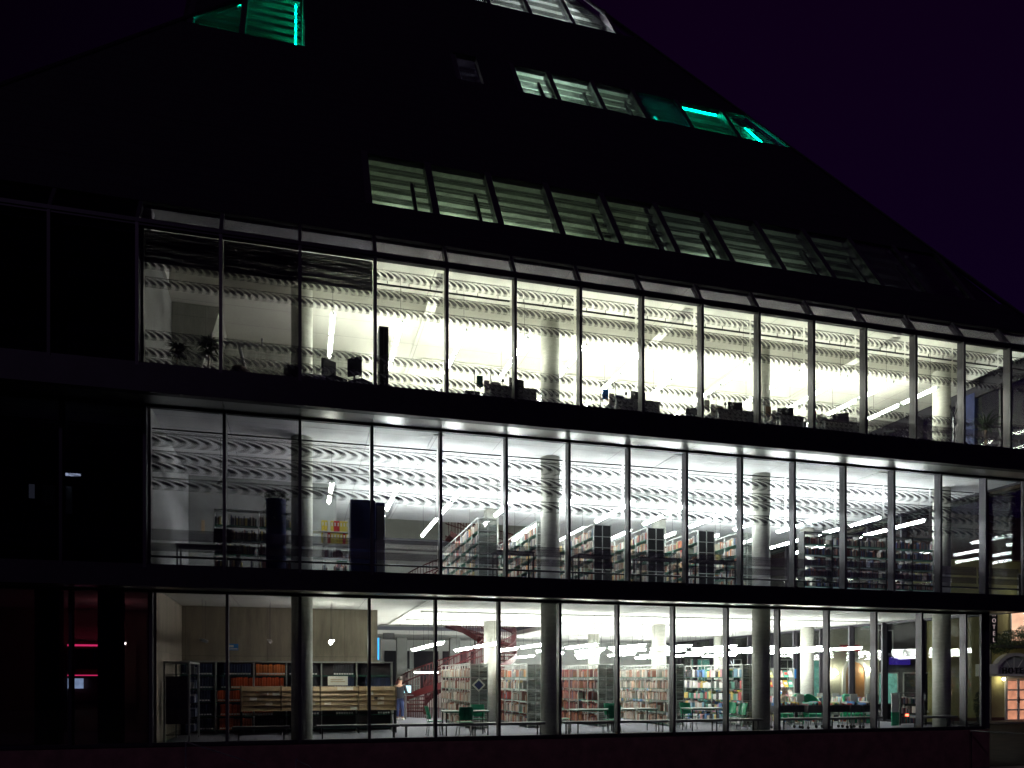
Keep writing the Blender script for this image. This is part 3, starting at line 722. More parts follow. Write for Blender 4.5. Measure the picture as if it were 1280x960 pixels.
for tier, (a0, b0) in {4: (.1, 1), 3: (0, 1), 2: (.2, .95), 1: (.1, .95), 0: (.3, 1)}.items(): put_volumes(0, tier, a0, b0, 'navy')
put_volumes(1, 4, .2, 1, 'navy'); put_volumes(1, 3, .12, .38, 'navy'); put_volumes(1, 3, .4, 1, 'orange'); put_volumes(1, 2, .02, 1, 'orange'); put_volumes(1, 1, .1, 1, 'orange'); put_volumes(1, 0, .08, 1, 'orange')
put_volumes(2, 4, .05, 1, 'amber'); put_volumes(2, 3, .0, 1, 'orange'); put_volumes(2, 0, .15, 1, 'black'); put_volumes(2, 1, .0, .6, 'orange')
put_volumes(3, 4, .05, .95, 'black'); put_volumes(3, 3, .1, .95, 'black'); put_volumes(4, 4, .33, 1, 'black'); put_volumes(4, 3, .35, 1, 'navy'); put_volumes(5, 3, .25, 1, 'navy')
put_volumes(3, 0, .1, 1, 'black'); put_volumes(4, 1, .4, 1, 'black'); put_volumes(3, 1, .1, 1, 'navy'); put_volumes(5, 1, .6, 1, 'black')

# wooden periodical rack in front
x0, x1 = X_at(301, 3.3), X_at(495, 3.3)
t = thing('periodical_rack', 'low wooden rack of slanting periodical trays on black legs', 'magazine rack', (x0, 3.3, 0))
nb = 4; s = (x1 - x0) / nb
for i in range(nb):
    for k in range(5):
        z = .72 + k * .15
        b = MB().hexa([(i * s + .02, .0, z), ((i + 1) * s - .02, .0, z), ((i + 1) * s - .02, .02, z), (i * s + .02, .02, z), (i * s + .02, .07, z + .13), ((i + 1) * s - .02, .07, z + .13), ((i + 1) * s - .02, .09, z + .13), (i * s + .02, .09, z + .13)])
        b.build('tray', 'wood', t)
b = MB()
for i in range(nb + 1): b.box((i * s - .018, .0, .7), (i * s + .018, .45, 1.48))
b.box((0.02, .42, .7), (x1 - x0 - .02, .44, 1.45)); b.build('rack_side', 'wood_dark', t)
for i in range(nb + 1): MB().box((i * s - .02, .02, 0), (i * s + .02, .06, .7)).box((i * s - .02, .38, 0), (i * s + .02, .42, .7)).build('leg', 'black_steel', t)
for z in (.2, .58): MB().box((.02, .03, z), (x1 - x0 - .02, .40, z + .02)).build('lower_shelf', 'clear_panel', t)
mg = MB()
for i in range(26):
    k = rnd.randrange(5); x = x0 + rnd.uniform(.1, x1 - x0 - .3); z = .72 + k * .15
    if int((x - x0) / s) != int((x + .22 - x0) / s): continue
    mg.hexa([(x, 3.285, z + .02), (x + .2, 3.285, z + .02), (x + .2, 3.289, z + .02), (x, 3.289, z + .02), (x, 3.335, z + .11), (x + .2, 3.335, z + .11), (x + .2, 3.34, z + .11), (x, 3.34, z + .11)], 0, rnd.choice([(.5, .4, .26), (.7, .6, .45), (.06, .04, .03), (.75, .72, .65), (.4, .3, .2)]))
tag(mg.build('periodicals', 'book_cloth'), 'thin periodicals lying in the slanting wooden trays', 'periodicals', kind='stuff')
sx = X_at(422, 3.5)
tag(MB().box((-.3, -.01, 0), (.3, .01, .28)).box((-.22, -.014, .10), (.22, -.0105, .125), 1).box((-.22, -.014, .16), (.15, -.0105, .185), 1).build('card_sign', ['cream_card', 'wood'], loc=(sx, 3.36, 1.485)), 'cream card sign standing on top of the wooden periodical rack', 'sign')
sx = X_at(291, 4.55)
tag(MB().box((-.16, -.02, 0), (.16, 0, .2)).box((-.14, -.026, .03), (.14, -.021, .055), 1).box((-.10, -.026, .09), (.02, -.021, .16), 1).build('wall_sign', ['blue_sign', 'white_box'], loc=(sx, 4.597, 2.58)), 'small blue sign on the concrete wall above the orange volumes', 'sign')
# tall glass display door left of the case
t = thing('display_case', 'narrow grey framed glass display case at the left wall', 'display case', (-3.45, .9, 0))
MB().box((0, 0, 0), (.05, .05, 2.1)).box((0, 2.0, 0), (.05, 2.05, 2.1)).box((.6, 0, 0), (.65, .05, 2.1)).box((.6, 2.0, 0), (.65, 2.05, 2.1)).box((0, .0, 2.101), (.65, 2.05, 2.15)).build('frame', 'shelf_steel', t)
for k in range(5): MB().box((.05, .06, .2 + k * .4), (.6, 1.99, .22 + k * .4)).build('shelf', 'clear_panel', t)
for k in range(5): row_books(-2.88, 2.1, 2.85, .222 + k * .4, .3, 1, [(.08, .12, .3), (.2, .25, .4), (.5, .5, .52)])
MB().box((.06, .03, .5), (.59, .045, 1.75)).build('poster_panel', 'dark_wall', t)

# ------------------------------------------------------------------ furniture
def bench(px0, px1, Y, label):
    a, c = X_at(px0, Y), X_at(px1, Y); n = max(2, round((c - a) / 1.8) + 1)
    t = thing('bench', label, 'bench', (a, Y, 0), 0, 'low benches along the glass')
    MB().box((0, 0, .36), (c - a, .38, .43)).build('seat', 'desk_grey', t, bevel=.01)
    for i in range(n):
        x = .15 + (c - a - .3) * i / (n - 1)
        MB().box((x - .015, .04, 0), (x + .015, .07, .359)).box((x - .015, .31, 0), (x + .015, .34, .359)).box((x - .015, .071, .03), (x + .015, .309, .05)).build('leg', 'black_steel', t)
for p in ((290, 362, 'low grey bench along the glass in the dim left corner'), (396, 500, 'low grey bench before the periodical rack'), (502, 682, 'low grey bench along the glass left of the second column'),
          (706, 835, 'low grey bench along the glass right of the second column'), (838, 954, 'low grey bench along the glass ending at the third column'), (976, 1105, 'low grey bench before the book troughs'), (1148, 1198, 'short grey bench at the fourth column')):
    bench(p[0], p[1], .42 if p[0] < 1140 else .3, p[2])

def make_chair():
    t = thing('chair', 'x', 'chair')
    MB().hexa([(-.21, -.2, .43), (.21, -.2, .43), (.2, .2, .42), (-.2, .2, .42), (-.22, -.21, .455), (.22, -.21, .455), (.21, .21, .445), (-.21, .21, .445)]).build('seat', 'green_shell', t, bevel=.01)
    b = MB()
    for i in range(6):
        a0, a1 = R(-50 + i * 16.7), R(-50 + (i + 1) * 16.7)
        q = [(math.sin(a) * .27, .02 + math.cos(a) * .19) for a in (a0, a1)]
        b.hexa([(q[0][0], q[0][1], .50), (q[1][0], q[1][1], .50), (q[1][0] * .93, q[1][1] - .02, .50), (q[0][0] * .93, q[0][1] - .02, .50),
                (q[0][0], q[0][1] + .09, .88), (q[1][0], q[1][1] + .09, .88), (q[1][0] * .93, q[1][1] + .07, .88), (q[0][0] * .93, q[0][1] + .07, .88)])
    b.build('backrest', 'green_shell', t)
    for sx in (-1, 1):
        for sy in (-1, 1): MB().tube((sx * .17, sy * .16, .43), (sx * .22, sy * .22, 0), .013, 8).build('leg', 'steel', t)
        MB().tube((sx * .19, .19, .43), (sx * .2, .24, .62), .012, 8).build('back_support', 'steel', t)
    return Repeat(t)
ch = make_chair()
def make_table(w, d):
    t = thing('study_table', 'x', 'table')
    MB().box((0, 0, .715), (w, d, .74)).build('tabletop', 'table_top', t, bevel=.006)
    MB().box((.01, .005, .69), (w - .01, d - .005, .713)).build('apron', 'shelf_green', t)
    for x in (.05, w - .05):
        for y in (.05, d - .05): MB().tube((x, y, 0), (x, y, .70), .018, 8).build('leg', 'black_steel', t)
    return Repeat(t)
tb = make_table(1.35, .75)
GT = 'study tables at the ground floor glass'
tb.put((4.1, 1.35, 0), 0, 'study table with green edge before the first tall bookshelf', GT)
tb.put((8.2, 1.35, 0), 0, 'study table right of the second column, before the rust volumes', GT)
tb.put((12.1, 1.35, 0), 0, 'study table before the colourful media rack', GT)
tb.put((9.65, 1.5, 0), 0, 'study table in the fifth lit bay, beside a green chair back', GT)
GC = 'green chairs on the ground floor'
for x, y, r, l in ((3.85, 1.75, 90, 'green chair at the left end of the leftmost study table'), (5.35, 2.5, -10, 'green chair behind the right end of the leftmost study table'), (4.6, .95, 180, 'green chair with its back to the glass at the leftmost study table'),
                   (7.95, 2.0, 80, 'green chair just right of the second column'), (9.9, 2.65, 0, 'green chair behind the study table of the rust volumes'), (9.2, .98, 180, 'green chair with its back to the glass, right of the second column'),
                   (13.9, 1.55, -90, 'bright green chair facing the study table left of the third column'), (14.1, 2.5, -60, 'green chair behind another one left of the third column'), (12.6, 2.5, 5, 'green chair between study table and media rack')):
    ch.put((x, y, 0), R(r), l, GC)
# lounge chairs with tall round green backs
t = thing('lounge_chair', 'x', 'chair')
MB().box((-.33, -.3, .22), (.33, .3, .42)).build('seat', 'green_shell', t, bevel=.04)
b = MB()
for i in range(10):
    a0, a1 = R(-95 + i * 19), R(-95 + (i + 1) * 19)
    b.hexa([(math.sin(a0) * .40, math.cos(a0) * .34, .2), (math.sin(a1) * .40, math.cos(a1) * .34, .2), (math.sin(a1) * .34, math.cos(a1) * .28, .2), (math.sin(a0) * .34, math.cos(a0) * .28, .2),
            (math.sin(a0) * .40, math.cos(a0) * .34, .75 + .38 * max(0, math.cos(a0))), (math.sin(a1) * .40, math.cos(a1) * .34, .75 + .38 * max(0, math.cos(a1))), (math.sin(a1) * .34, math.cos(a1) * .28, .75 + .38 * max(0, math.cos(a1))), (math.sin(a0) * .34, math.cos(a0) * .28, .75 + .38 * max(0, math.cos(a0)))])
b.build('backrest', 'green_shell', t)
for sx in (-1, 1):
    for sy in (-1, 1): MB().tube((sx * .25, sy * .22, .22), (sx * .28, sy * .26, 0), .016, 8).build('leg', 'steel', t)
lc = Repeat(t)
for px, y, r, l in ((985, 3.9, 20, 'round backed green lounge chair behind the seated reader'), (1001, 4.0, -20, 'round backed green lounge chair partly hidden by a mullion'), (1016, 3.5, 0, 'round backed green lounge chair before the fluted column'), (1066, 3.4, 10, 'round backed green lounge chair before the arched door outside')):
    lc.put((X_at(px, y), y, 0), R(r), l, 'round green lounge chairs')
# book troughs on castors
def trough(px0, px1, Y, label, c):
    a, cc = X_at(px0, Y), X_at(px1, Y); w = cc - a
    t = thing('book_trough', label, 'book trough', (a, Y, 0), 0, 'wheeled book troughs')
    MB().box((0, 0, .56), (w, .55, .58)).box((0, 0, .581), (w, .02, .78)).box((0, .53, .581), (w, .55, .78)).box((0, .021, .581), (.02, .529, .78)).box((w - .02, .021, .581), (w, .529, .78)).build('bin', c, t)
    MB().box((-.01, -.012, .782), (w + .01, .012, .80)).build('rim', 'steel', t)
    for x in (.05, w - .05):
        for y in (.05, .5):
            l = MB().tube((x, y, .08), (x, y, .559), .017, 8).build('leg', 'steel', t)
            MB().tube((x - .02, y, .05), (x + .02, y, .05), .05, 10).build('castor', 'rubber', l)
    x = a + .05
    while x < a + w - .08:
        wd = rnd.uniform(.02, .05); books.box((x, Y + .05, .585), (x + wd * .9, Y + .5, .80 + rnd.uniform(.0, .12)), 0, rnd.choice(BRIGHT)); x += wd
trough(974, 1006, 1.5, 'dark mesh book trough beside the third column', 'trough_dark')
trough(1010, 1034, 1.3, 'grey mesh book trough second from the third column', 'desk_grey')
trough(1038, 1062, 1.3, 'dark book trough below the arched door', 'trough_dark')
trough(1064, 1078, 1.2, 'grey book trough left of the last thick mullion', 'desk_grey')
trough(1079, 1094, 1.1, 'dark book trough beside the red tail lamps', 'trough_dark')
# low bookcases with white end boards
def lowcase(x, Y, label):
    t = thing('low_bookcase', label, 'bookcase', (x, Y, 0), 0, 'low bookcases with white end boards')
    MB().box((0, 0, .35), (.3, .03, 1.12)).build('end_board', 'white_box', t)
    MB().box((0, 0, .03), (.3, .03, .349)).build('end_foot', 'green_shell', t)
    MB().box((.0, .031, .04), (.3, 1.9, .06)).box((.0, .031, .40), (.3, 1.9, .42)).box((.0, .031, .76), (.3, 1.9, .78)).box((0, 1.901, 0), (.3, 1.93, 1.12)).build('shelf', 'shelf_steel', t)
    for z in (.061, .421, .781): row_books(x + .02, Y + .05, Y + 1.85, z, .30, -1, BRIGHT)
for x, y, l in ((17.6, 3.6, 'low bookcase with white end board, nearest the seated reader'), (18.7, 3.5, 'low bookcase with white end board, second from the seated reader'), (19.75, 3.4, 'low bookcase with white end board under the red sign'),
                (20.3, 3.2, 'low bookcase with white end board behind a thick mullion')): lowcase(x, y, l)
t = thing('display_board', 'tall board half white half green beside the dark low bookcase', 'display board', (X_at(1115, 1.9), 1.9, 0))
MB().box((0, 0, .5), (.3, .04, 1.18)).build('upper_board', 'white_box', t); MB().box((0, 0, .02), (.3, .04, .499)).build('lower_board', 'green_shell', t)
wall_shelf(X_at(1126, 2.3), X_at(1158, 2.3), 2.3, 0, 'low_bookcase', 'low dark bookcase of mixed books left of the fourth column', BRIGHT + DARKS, 3, 1.15, framem='black_steel', shelfm='black_steel')
# posters in windows etc
tag(MB().box((0, 0, 0), (.3, .02, .42)).build('poster', 'blue_sign', loc=(X_at(988, 9.5), 9.5, 1.7)), 'blue poster hanging above the seated reader', 'poster')

# ---------------- red stair
def stair(z0, label):
    cx, cy, r0, r1 = 7.0, 14.3, 1.5, 2.75
    t = thing('spiral_staircase', label, 'staircase', (cx, cy, z0), 0, 'red spiral staircase flights')
    n = 24; a0, sweep, H = R(150), R(300), 4.34
    for i in range(n):
        a, c = a0 + sweep * i / n, a0 + sweep * (i + 1) / n; z = H * (i + 1) / n
        MB().hexa([(math.cos(q) * r, math.sin(q) * r, zz) for zz in (z - .05, z) for (q, r) in ((a, r0), (a, r1), (c, r1), (c, r0))]).build('step', 'stair_red', t)
    for r, nm in ((r1 + .03, 'stringer'), (r0 - .03, 'stringer')):
        b = MB()
        for i in range(n * 2):
            a, c = a0 + sweep * i / n / 2, a0 + sweep * (i + 1) / n / 2; za, zb = H * i / n / 2, H * (i + 1) / n / 2
            b.hexa([(math.cos(a) * r, math.sin(a) * r, za - .12), (math.cos(c) * r, math.sin(c) * r, zb - .12), (math.cos(c) * (r + .04), math.sin(c) * (r + .04), zb - .12), (math.cos(a) * (r + .04), math.sin(a) * (r + .04), za - .12),
                    (math.cos(a) * r, math.sin(a) * r, za + .16), (math.cos(c) * r, math.sin(c) * r, zb + .16), (math.cos(c) * (r + .04), math.sin(c) * (r + .04), zb + .16), (math.cos(a) * (r + .04), math.sin(a) * (r + .04), za + .16)])
        b.build(nm, 'stair_red', t)
        b = MB(); nb_ = 96 if r > 2 else 60
        for i in range(nb_):
            a = a0 + sweep * i / nb_; z = H * i / nb_
            b.box((math.cos(a) * r - .012, math.sin(a) * r - .012, z + .16), (math.cos(a) * r + .012, math.sin(a) * r + .012, z + 1.12))
        for hz in (1.12, .75):
            pts = [(math.cos(a0 + sweep * i / 48) * r, math.sin(a0 + sweep * i / 48) * r, H * i / 48 + hz) for i in range(49)]
            b.path(pts, .026, 6)
        b.build('railing', 'stair_red', t)
    b = MB()
    for i in range(46):
        a = R(178) + R(100) * i / 46; zt = H * max(0, (a - a0)) / sweep - .2
        if zt > .1: b.box((math.cos(a) * (r1 + .04) - .015, math.sin(a) * (r1 + .04) - .015, .0), (math.cos(a) * (r1 + .04) + .015, math.sin(a) * (r1 + .04) + .015, zt))
    b.build('lower_screen', 'stair_red', t)
stair(0.002, 'red spiral staircase rising behind the ground floor bookshelves')
stair(4.342, 'red spiral staircase flight seen on the middle floor')
# railing round the opening
for z, w in ((4.342, 'middle'),):
    t = thing('void_railing', f'red railing round the stair opening on the {w} floor', 'railing', (OP[0], OP[1], z))
    b = MB()
    for i in range(64): x = i * (OP[2] - OP[0]) / 64; b.box((x, -.05, 0), (x + .02, -.03, 1.0))
    b.build('baluster_screen', 'stair_red', t); MB().tube((0, -.04, 1.02), (OP[2] - OP[0], -.04, 1.02), .03, 8).build('handrail', 'stair_red', t)

# ------------------------------------------------------------------ people
def skin_obj(name, pts, edges, radii, m, parent, sub=2):
    me = bpy.data.meshes.new(name); me.from_pydata(pts, edges, []); o = bpy.data.objects.new(name, me); COL.objects.link(o); o.parent = parent
    sk = o.modifiers.new('skin', 'SKIN'); sk.use_smooth_shade = True
    for i, r in enumerate(radii):
        v = me.skin_vertices[0].data[i]; v.radius = (r, r) if isinstance(r, (int, float)) else r; v.use_root = (i == 0)
    ss = o.modifiers.new('sub', 'SUBSURF'); ss.levels = sub; ss.render_levels = sub
    me.materials.append(M[m]); return o
def person(label, loc, rz, seated, top, legs, hair, reach):
    t = thing('person', label, 'person', loc, rz)
    # faces -Y in its own space
    hz = .48 if seated else .93; sh = hz + .50; K = []
    P = [(0, 0, hz)]; E = []; Rr = [(.15, .11)]
    def add(p, r, par): P.append(p); Rr.append(r); E.append((par, len(P) - 1)); return len(P) - 1
    w = add((0, 0, hz + .2), (.13, .095), 0); c = add((0, -.01, sh - .08), (.16, .11), w); nk = add((0, -.02, sh + .07), .055, c); hd0 = add((0, -.04, sh + .15), (.075, .085), nk); hd = add((0, -.05, sh + .24), (.078, .092), hd0); add((0, -.045, sh + .31), (.055, .065), hd)
    add((0, -.145, sh + .205), .014, hd0)
    hands = []
    for s in (-1, 1):
        a = add((s * .19, 0, sh - .03), .058, c); e1 = add((s * .23, .0 - reach * .10, sh - .30), .042, a); wr = add((s * .19, -.10 - reach * .28, sh - .30 + .05 * reach - (1 - reach) * .22), .028, e1)
        pm = add((s * .18, -.16 - reach * .31, sh - .31 + .05 * reach - (1 - reach) * .28), .030, wr)
        for q in range(5):
            fx = s * (.18 + (-.032 + q * .016)); add((fx, -.205 - reach * .31 + (.03 if q in (0,) else 0), sh - .33 + .05 * reach - (1 - reach) * .33), .009, pm)
        if seated: k_ = add((s * .11, -.42, .48), .065, 0); an = add((s * .12, -.44, .09), .042, k_)
        else: k_ = add((s * .10, -.02, .50), .062, 0); an = add((s * .11, .03, .09), .04, k_)
        add((s * .125, (an and P[an][1]) - .15, .04), .038, an)
    skin_obj('body', P, E, Rr, 'skin', t)
    # clothes
    P2 = [(0, 0, hz - .10), (0, 0, hz + .2), (0, -.01, sh - .08), (0, -.02, sh + .03), (0, 0, hz - .04), (0, 0, hz + .08)]; E2 = [(0, 4), (4, 5), (5, 1), (1, 2), (2, 3)]; R2 = [(.18, .15), (.17, .14), (.19, .14), .08, (.20, .16), (.19, .155)]
    for s in (-1, 1):
        n = len(P2); P2 += [(s * .2, 0, sh - .035), (s * .235, -reach * .10, sh - .30), (s * .195, -.09 - reach * .25, sh - .30 + .045 * reach - (1 - reach) * .2)]; R2 += [.075, .057, .042]; E2 += [(2, n), (n, n + 1), (n + 1, n + 2)]
    skin_obj('jacket', P2, E2, R2, top, t)
    P3 = [(0, 0, hz + .10)]; E3 = []; R3 = [(.17, .13)]
    for s in (-1, 1):
        n = len(P3)
        if seated: P3 += [(s * .11, -.40, .485), (s * .12, -.44, .12)]
        else: P3 += [(s * .1, -.02, .50), (s * .11, .03, .12)]
        R3 += [.085, .062]; E3 += [(0, n), (n, n + 1)]
    skin_obj('trousers', P3, E3, R3, legs, t)
    hp = MB(); 
    for i in range(7):
        for j in range(12):
            a0, a1 = R(i * 15), R((i + 1) * 15); b0, b1 = R(-40 + j * 21.7), R(-40 + (j + 1) * 21.7)
            q = lambda a, b: (math.sin(a) * math.cos(b) * .10, -.035 + math.sin(a) * math.sin(b) * .115, sh + .235 + math.cos(a) * .125)
            n = len(hp.v); hp.v += [q(a0, b0), q(a1, b0), q(a1, b1), q(a0, b1)]; hp.face([n, n + 1, n + 2, n + 3])
    o = hp.build('hair', hair, t, smooth=True); so = o.modifiers.new('s', 'SOLIDIFY'); so.thickness = .02
    for s in (-1, 1): MB().lathe([(.009, 0), (.012, .006), (.006, .012)], 8, (s * .032, -.135, sh + .238)).build('eye', 'black_steel', t)
    for s in (-1, 1):
        yy = -.44 if seated else .03
        MB().box((s * .12 - .045, yy - .20, .0), (s * .12 + .045, yy + .07, .08)).build('shoe', 'hair_shoe', t, bevel=.025)
    return t
px = X_at(500, 10.6)
person('standing person in dark jacket and blue jeans using the wall computer', (px, 10.6, 0), R(155), False, 'black_cloth', 'jeans', 'hair_dark', .9)
t = thing('computer', 'small lit computer screen on a grey stand before the person', 'computer', (X_at(507, 11.2), 11.2, 0))
MB().box((-.3, -.25, .98), (.3, .25, 1.01)).tube((0, 0, 0), (0, 0, .98), .05, 10).build('stand', 'steel', t)
MB().box((-.24, -.02, 1.08), (.24, .02, 1.42)).build('monitor', 'black_steel', t); MB().box((-.22, -.03, 1.10), (.22, -.022, 1.40)).build('screen', 'screen_blue', t)
person('seated reader with pale pinkish hair and cream jacket behind a book trough', (X_at(979, 2.9), 2.9, .08), R(60), True, 'cream_cloth', 'black_cloth', 'hair_grey', .7)
ch.put((X_at(979, 2.9), 2.9, 0), R(60), 'green chair under the seated reader with pinkish hair', GC)

# counter/info lamp under the stair and wall lights
tag(MB().box((0, 0, 0), (1.0, .08, .06)).build('light_bar', 'tube_small', loc=(X_at(514, 12), 11.0, 1.62 + .3)), 'short lit bar before the red stair screen', 'lamp')
tag(MB().box((0, 0, 0), (.08, .05, .75)).build('blue_light', 'blue_glow', loc=(2.56, 6.0, 2.35)), 'blue lit strip at the end of the concrete wall', 'lamp')

# ------------------------------------------------------------------ leaves
def leaves(b, c, rad, n, size, rn, m=0, flat=1.0):
    for _ in range(n):
        while True:
            p = Vector((rn.uniform(-1, 1), rn.uniform(-1, 1), rn.uniform(-1, 1)))
            if .25 < p.length < 1: break
        p = Vector((c[0] + p.x * rad[0], c[1] + p.y * rad[1], c[2] + p.z * rad[2]))
        d = Vector((rn.uniform(-1, 1), rn.uniform(-1, 1), rn.uniform(-1, 1))).normalized(); u = d.orthogonal().normalized(); s = size * rn.uniform(.6, 1.3)
        k = len(b.v); b.v += [tuple(p - u * s * .35), tuple(p + d * s * .5 - u * .0), tuple(p + u * s * .35 + d * s), tuple(p - d * s * .4)]
        b.face([k, k + 1, k + 2, k + 3], m)
def fronds(b, c, n, length, rn, w=.03, up=.6, droop=1.0):
    for i in range(n):
        a = rn.uniform(0, 2 * math.pi); e0 = R(rn.uniform(15, 80)) * up + .3; L_ = length * rn.uniform(.7, 1.1); p = Vector(c); pts = [p.copy()]
        for k in range(7):
            e = e0 - droop * (k / 6) * 1.5; p = p + Vector((math.cos(a) * math.cos(e), math.sin(a) * math.cos(e), math.sin(e))) * L_ / 7; pts.append(p.copy())
        sd = Vector((-math.sin(a), math.cos(a), 0))
        for k in range(7):
            w0, w1 = w * (1 - k / 7.5), w * (1 - (k + 1) / 7.5); n0 = len(b.v)
            b.v += [tuple(pts[k] - sd * w0), tuple(pts[k] + sd * w0), tuple(pts[k + 1] + sd * w1), tuple(pts[k + 1] - sd * w1)]; b.face([n0, n0 + 1, n0 + 2, n0 + 3])
rn = random.Random(3)
ZF = 8.84
def dracaena(x, y, zf, h, label, L_=.42, n=70):
    t = thing('potted_plant', label, 'plant', (x, y, zf))
    MB().lathe([(.12, 0), (.16, .26), (.165, .28)], 16).build('pot', 'pot_black', t, smooth=True)
    MB().tube((0, 0, .25), (.04, 0, h), .018, 6).build('trunk', 'wood_dark', t)
    b = MB(); fronds(b, (.04, 0, h), n, L_, rn); fronds(b, (.02, 0, h * .8), n // 2, L_ * .8, rn); b.build('crown', 'leaf_dark', t)
dracaena(-2.85, -1.05, ZF + .0, .72, 'spiky potted plant at the far left of the top floor sill', .42, 60)
dracaena(-2.15, -1.05, ZF + .0, .85, 'larger spiky potted plant, second from left on the top floor', .5, 80)
t = thing('planter_shelf', 'long dark planter tray under the spiky plants', 'planter', (-3.1, -1.3, ZF)); MB().box((0, 0, 0), (2.6, .14, .17)).build('tray', 'pot_black', t); MB().box((0, -.01, .171), (2.6, .15, .19)).build('rim', 'dark_wall', t)
tag(MB().lathe([(.13, 0), (.2, .12), (.21, .3), (.17, .44), (.15, .46)], 20).build('clay_pot', 'pot_brown', loc=(X_at(299, -1.1), -1.05, ZF), smooth=True), 'round brown clay pot on the top floor sill', 'pot')
# top-floor office equipment
def office_chair(x, y, label, rz=0):
    t = thing('office_chair', label, 'chair', (x, y, ZF), rz)
    MB().box((-.24, -.24, .42), (.24, .24, .50)).build('seat', 'black_cloth', t, bevel=.03); MB().box((-.22, .2, .58), (.22, .27, 1.05)).build('backrest', 'black_cloth', t, bevel=.03)
    MB().tube((0, 0, .06), (0, 0, .42), .03, 8).build('column', 'steel', t); MB().box((-.02, .22, .44), (.02, .26, .6)).build('back_bracket', 'black_steel', t)
    for k in range(5): MB().tube((0, 0, .08), (.28 * math.cos(k * 1.257), .28 * math.sin(k * 1.257), .05), .018, 6).build('foot', 'black_steel', t)
office_chair(X_at(418, -.8), -.8, 'black office chair right of the printer, top floor', .6)
office_chair(X_at(450, -.6), -.75, 'black office chair by the tall cabinet, top floor', 2.4)
t = thing('printer', 'grey office printer at the top floor glass beside a dark monitor', 'printer', (X_at(376, -.9), -1.15, ZF))
MB().box((0, 0, 0), (.62, .45, .34)).build('body', 'desk_grey', t, bevel=.02); MB().box((.03, -.03, .35), (.59, .42, .43)).build('scanner_lid', 'white_box', t, bevel=.01)
t = thing('monitor', 'dark monitor seen from behind at the top floor column', 'monitor', (X_at(366, -1.0), -1.1, ZF))
MB().box((-.22, 0, .12), (.22, .05, .62)).build('screen', 'black_steel', t, bevel=.02); MB().box((-.06, .05, .22), (.06, .16, .5)).build('housing', 'black_steel', t); MB().box((-.12, -.08, 0), (.12, .15, .02)).box((-.03, .0, .021), (.03, .04, .12)).build('foot', 'black_steel', t)
t = thing('air_unit', 'white ventilation box hanging left of the first top floor column', 'ventilation box', (-.42, 3.8, 10.35)); MB().box((0, 0, 0), (.62, .6, .75)).build('casing', 'white_box', t, bevel=.02); MB().box((.05, -.01, .5), (.57, .0, .68)).build('grille', 'desk_grey', t)
t = thing('air_unit', 'white ventilation box hanging right of the first top floor column', 'ventilation box', (.55, 3.9, 10.85)); MB().box((0, 0, 0), (.45, .5, .42)).build('casing', 'white_box', t, bevel=.02); MB().box((.05, -.01, .1), (.4, .0, .3)).build('grille', 'desk_grey', t)
t = thing('duct_frame', 'angled steel duct hanger under the dim top floor ceiling', 'duct', (-2.3, 1.2, 10.2)); MB().tube((0, 0, .6), (1.3, 0, .6), .025, 8).tube((0, 0, .6), (0, 0, .8), .025, 8).tube((1.3, 0, .6), (1.3, 0, .8), .025, 8).build('bar', 'steel', t); MB().tube((.7, 0, .6), (1.0, .3, -.7), .045, 8).build('strut', 'steel', t)
t = thing('tall_cabinet', 'tall dark cabinet at the fourth mullion on the top floor', 'cabinet', (X_at(473, -.9), -1.1, ZF)); MB().box((0, 0, 0), (.24, .5, 1.85)).build('carcass', 'desk_grey', t); MB().box((.01, -.02, .03), (.11, -.001, 1.8)).build('door', 'black_steel', t); MB().box((.13, -.02, .03), (.23, -.001, 1.8)).build('door', 'black_steel', t)
def desk(px0, px1, Y, label, tilt=0):
    a, c = X_at(px0, Y), X_at(px1, Y); w = c - a
    t = thing('desk', label, 'desk', (a, Y, ZF), 0, 'desks on the top floor')
    MB().box((0, 0, .70), (w, .8, .735)).build('desktop', 'desk_grey', t); MB().box((.05, .02, .28), (w - .05, .045, .70)).build('modesty_panel', 'desk_grey', t)
    for x in (.04, w - .04):
        for y in (.04, .76): MB().box((x - .02, y - .02, 0), (x + .02, y + .02, .7)).build('leg', 'steel', t)
    return t, a, w
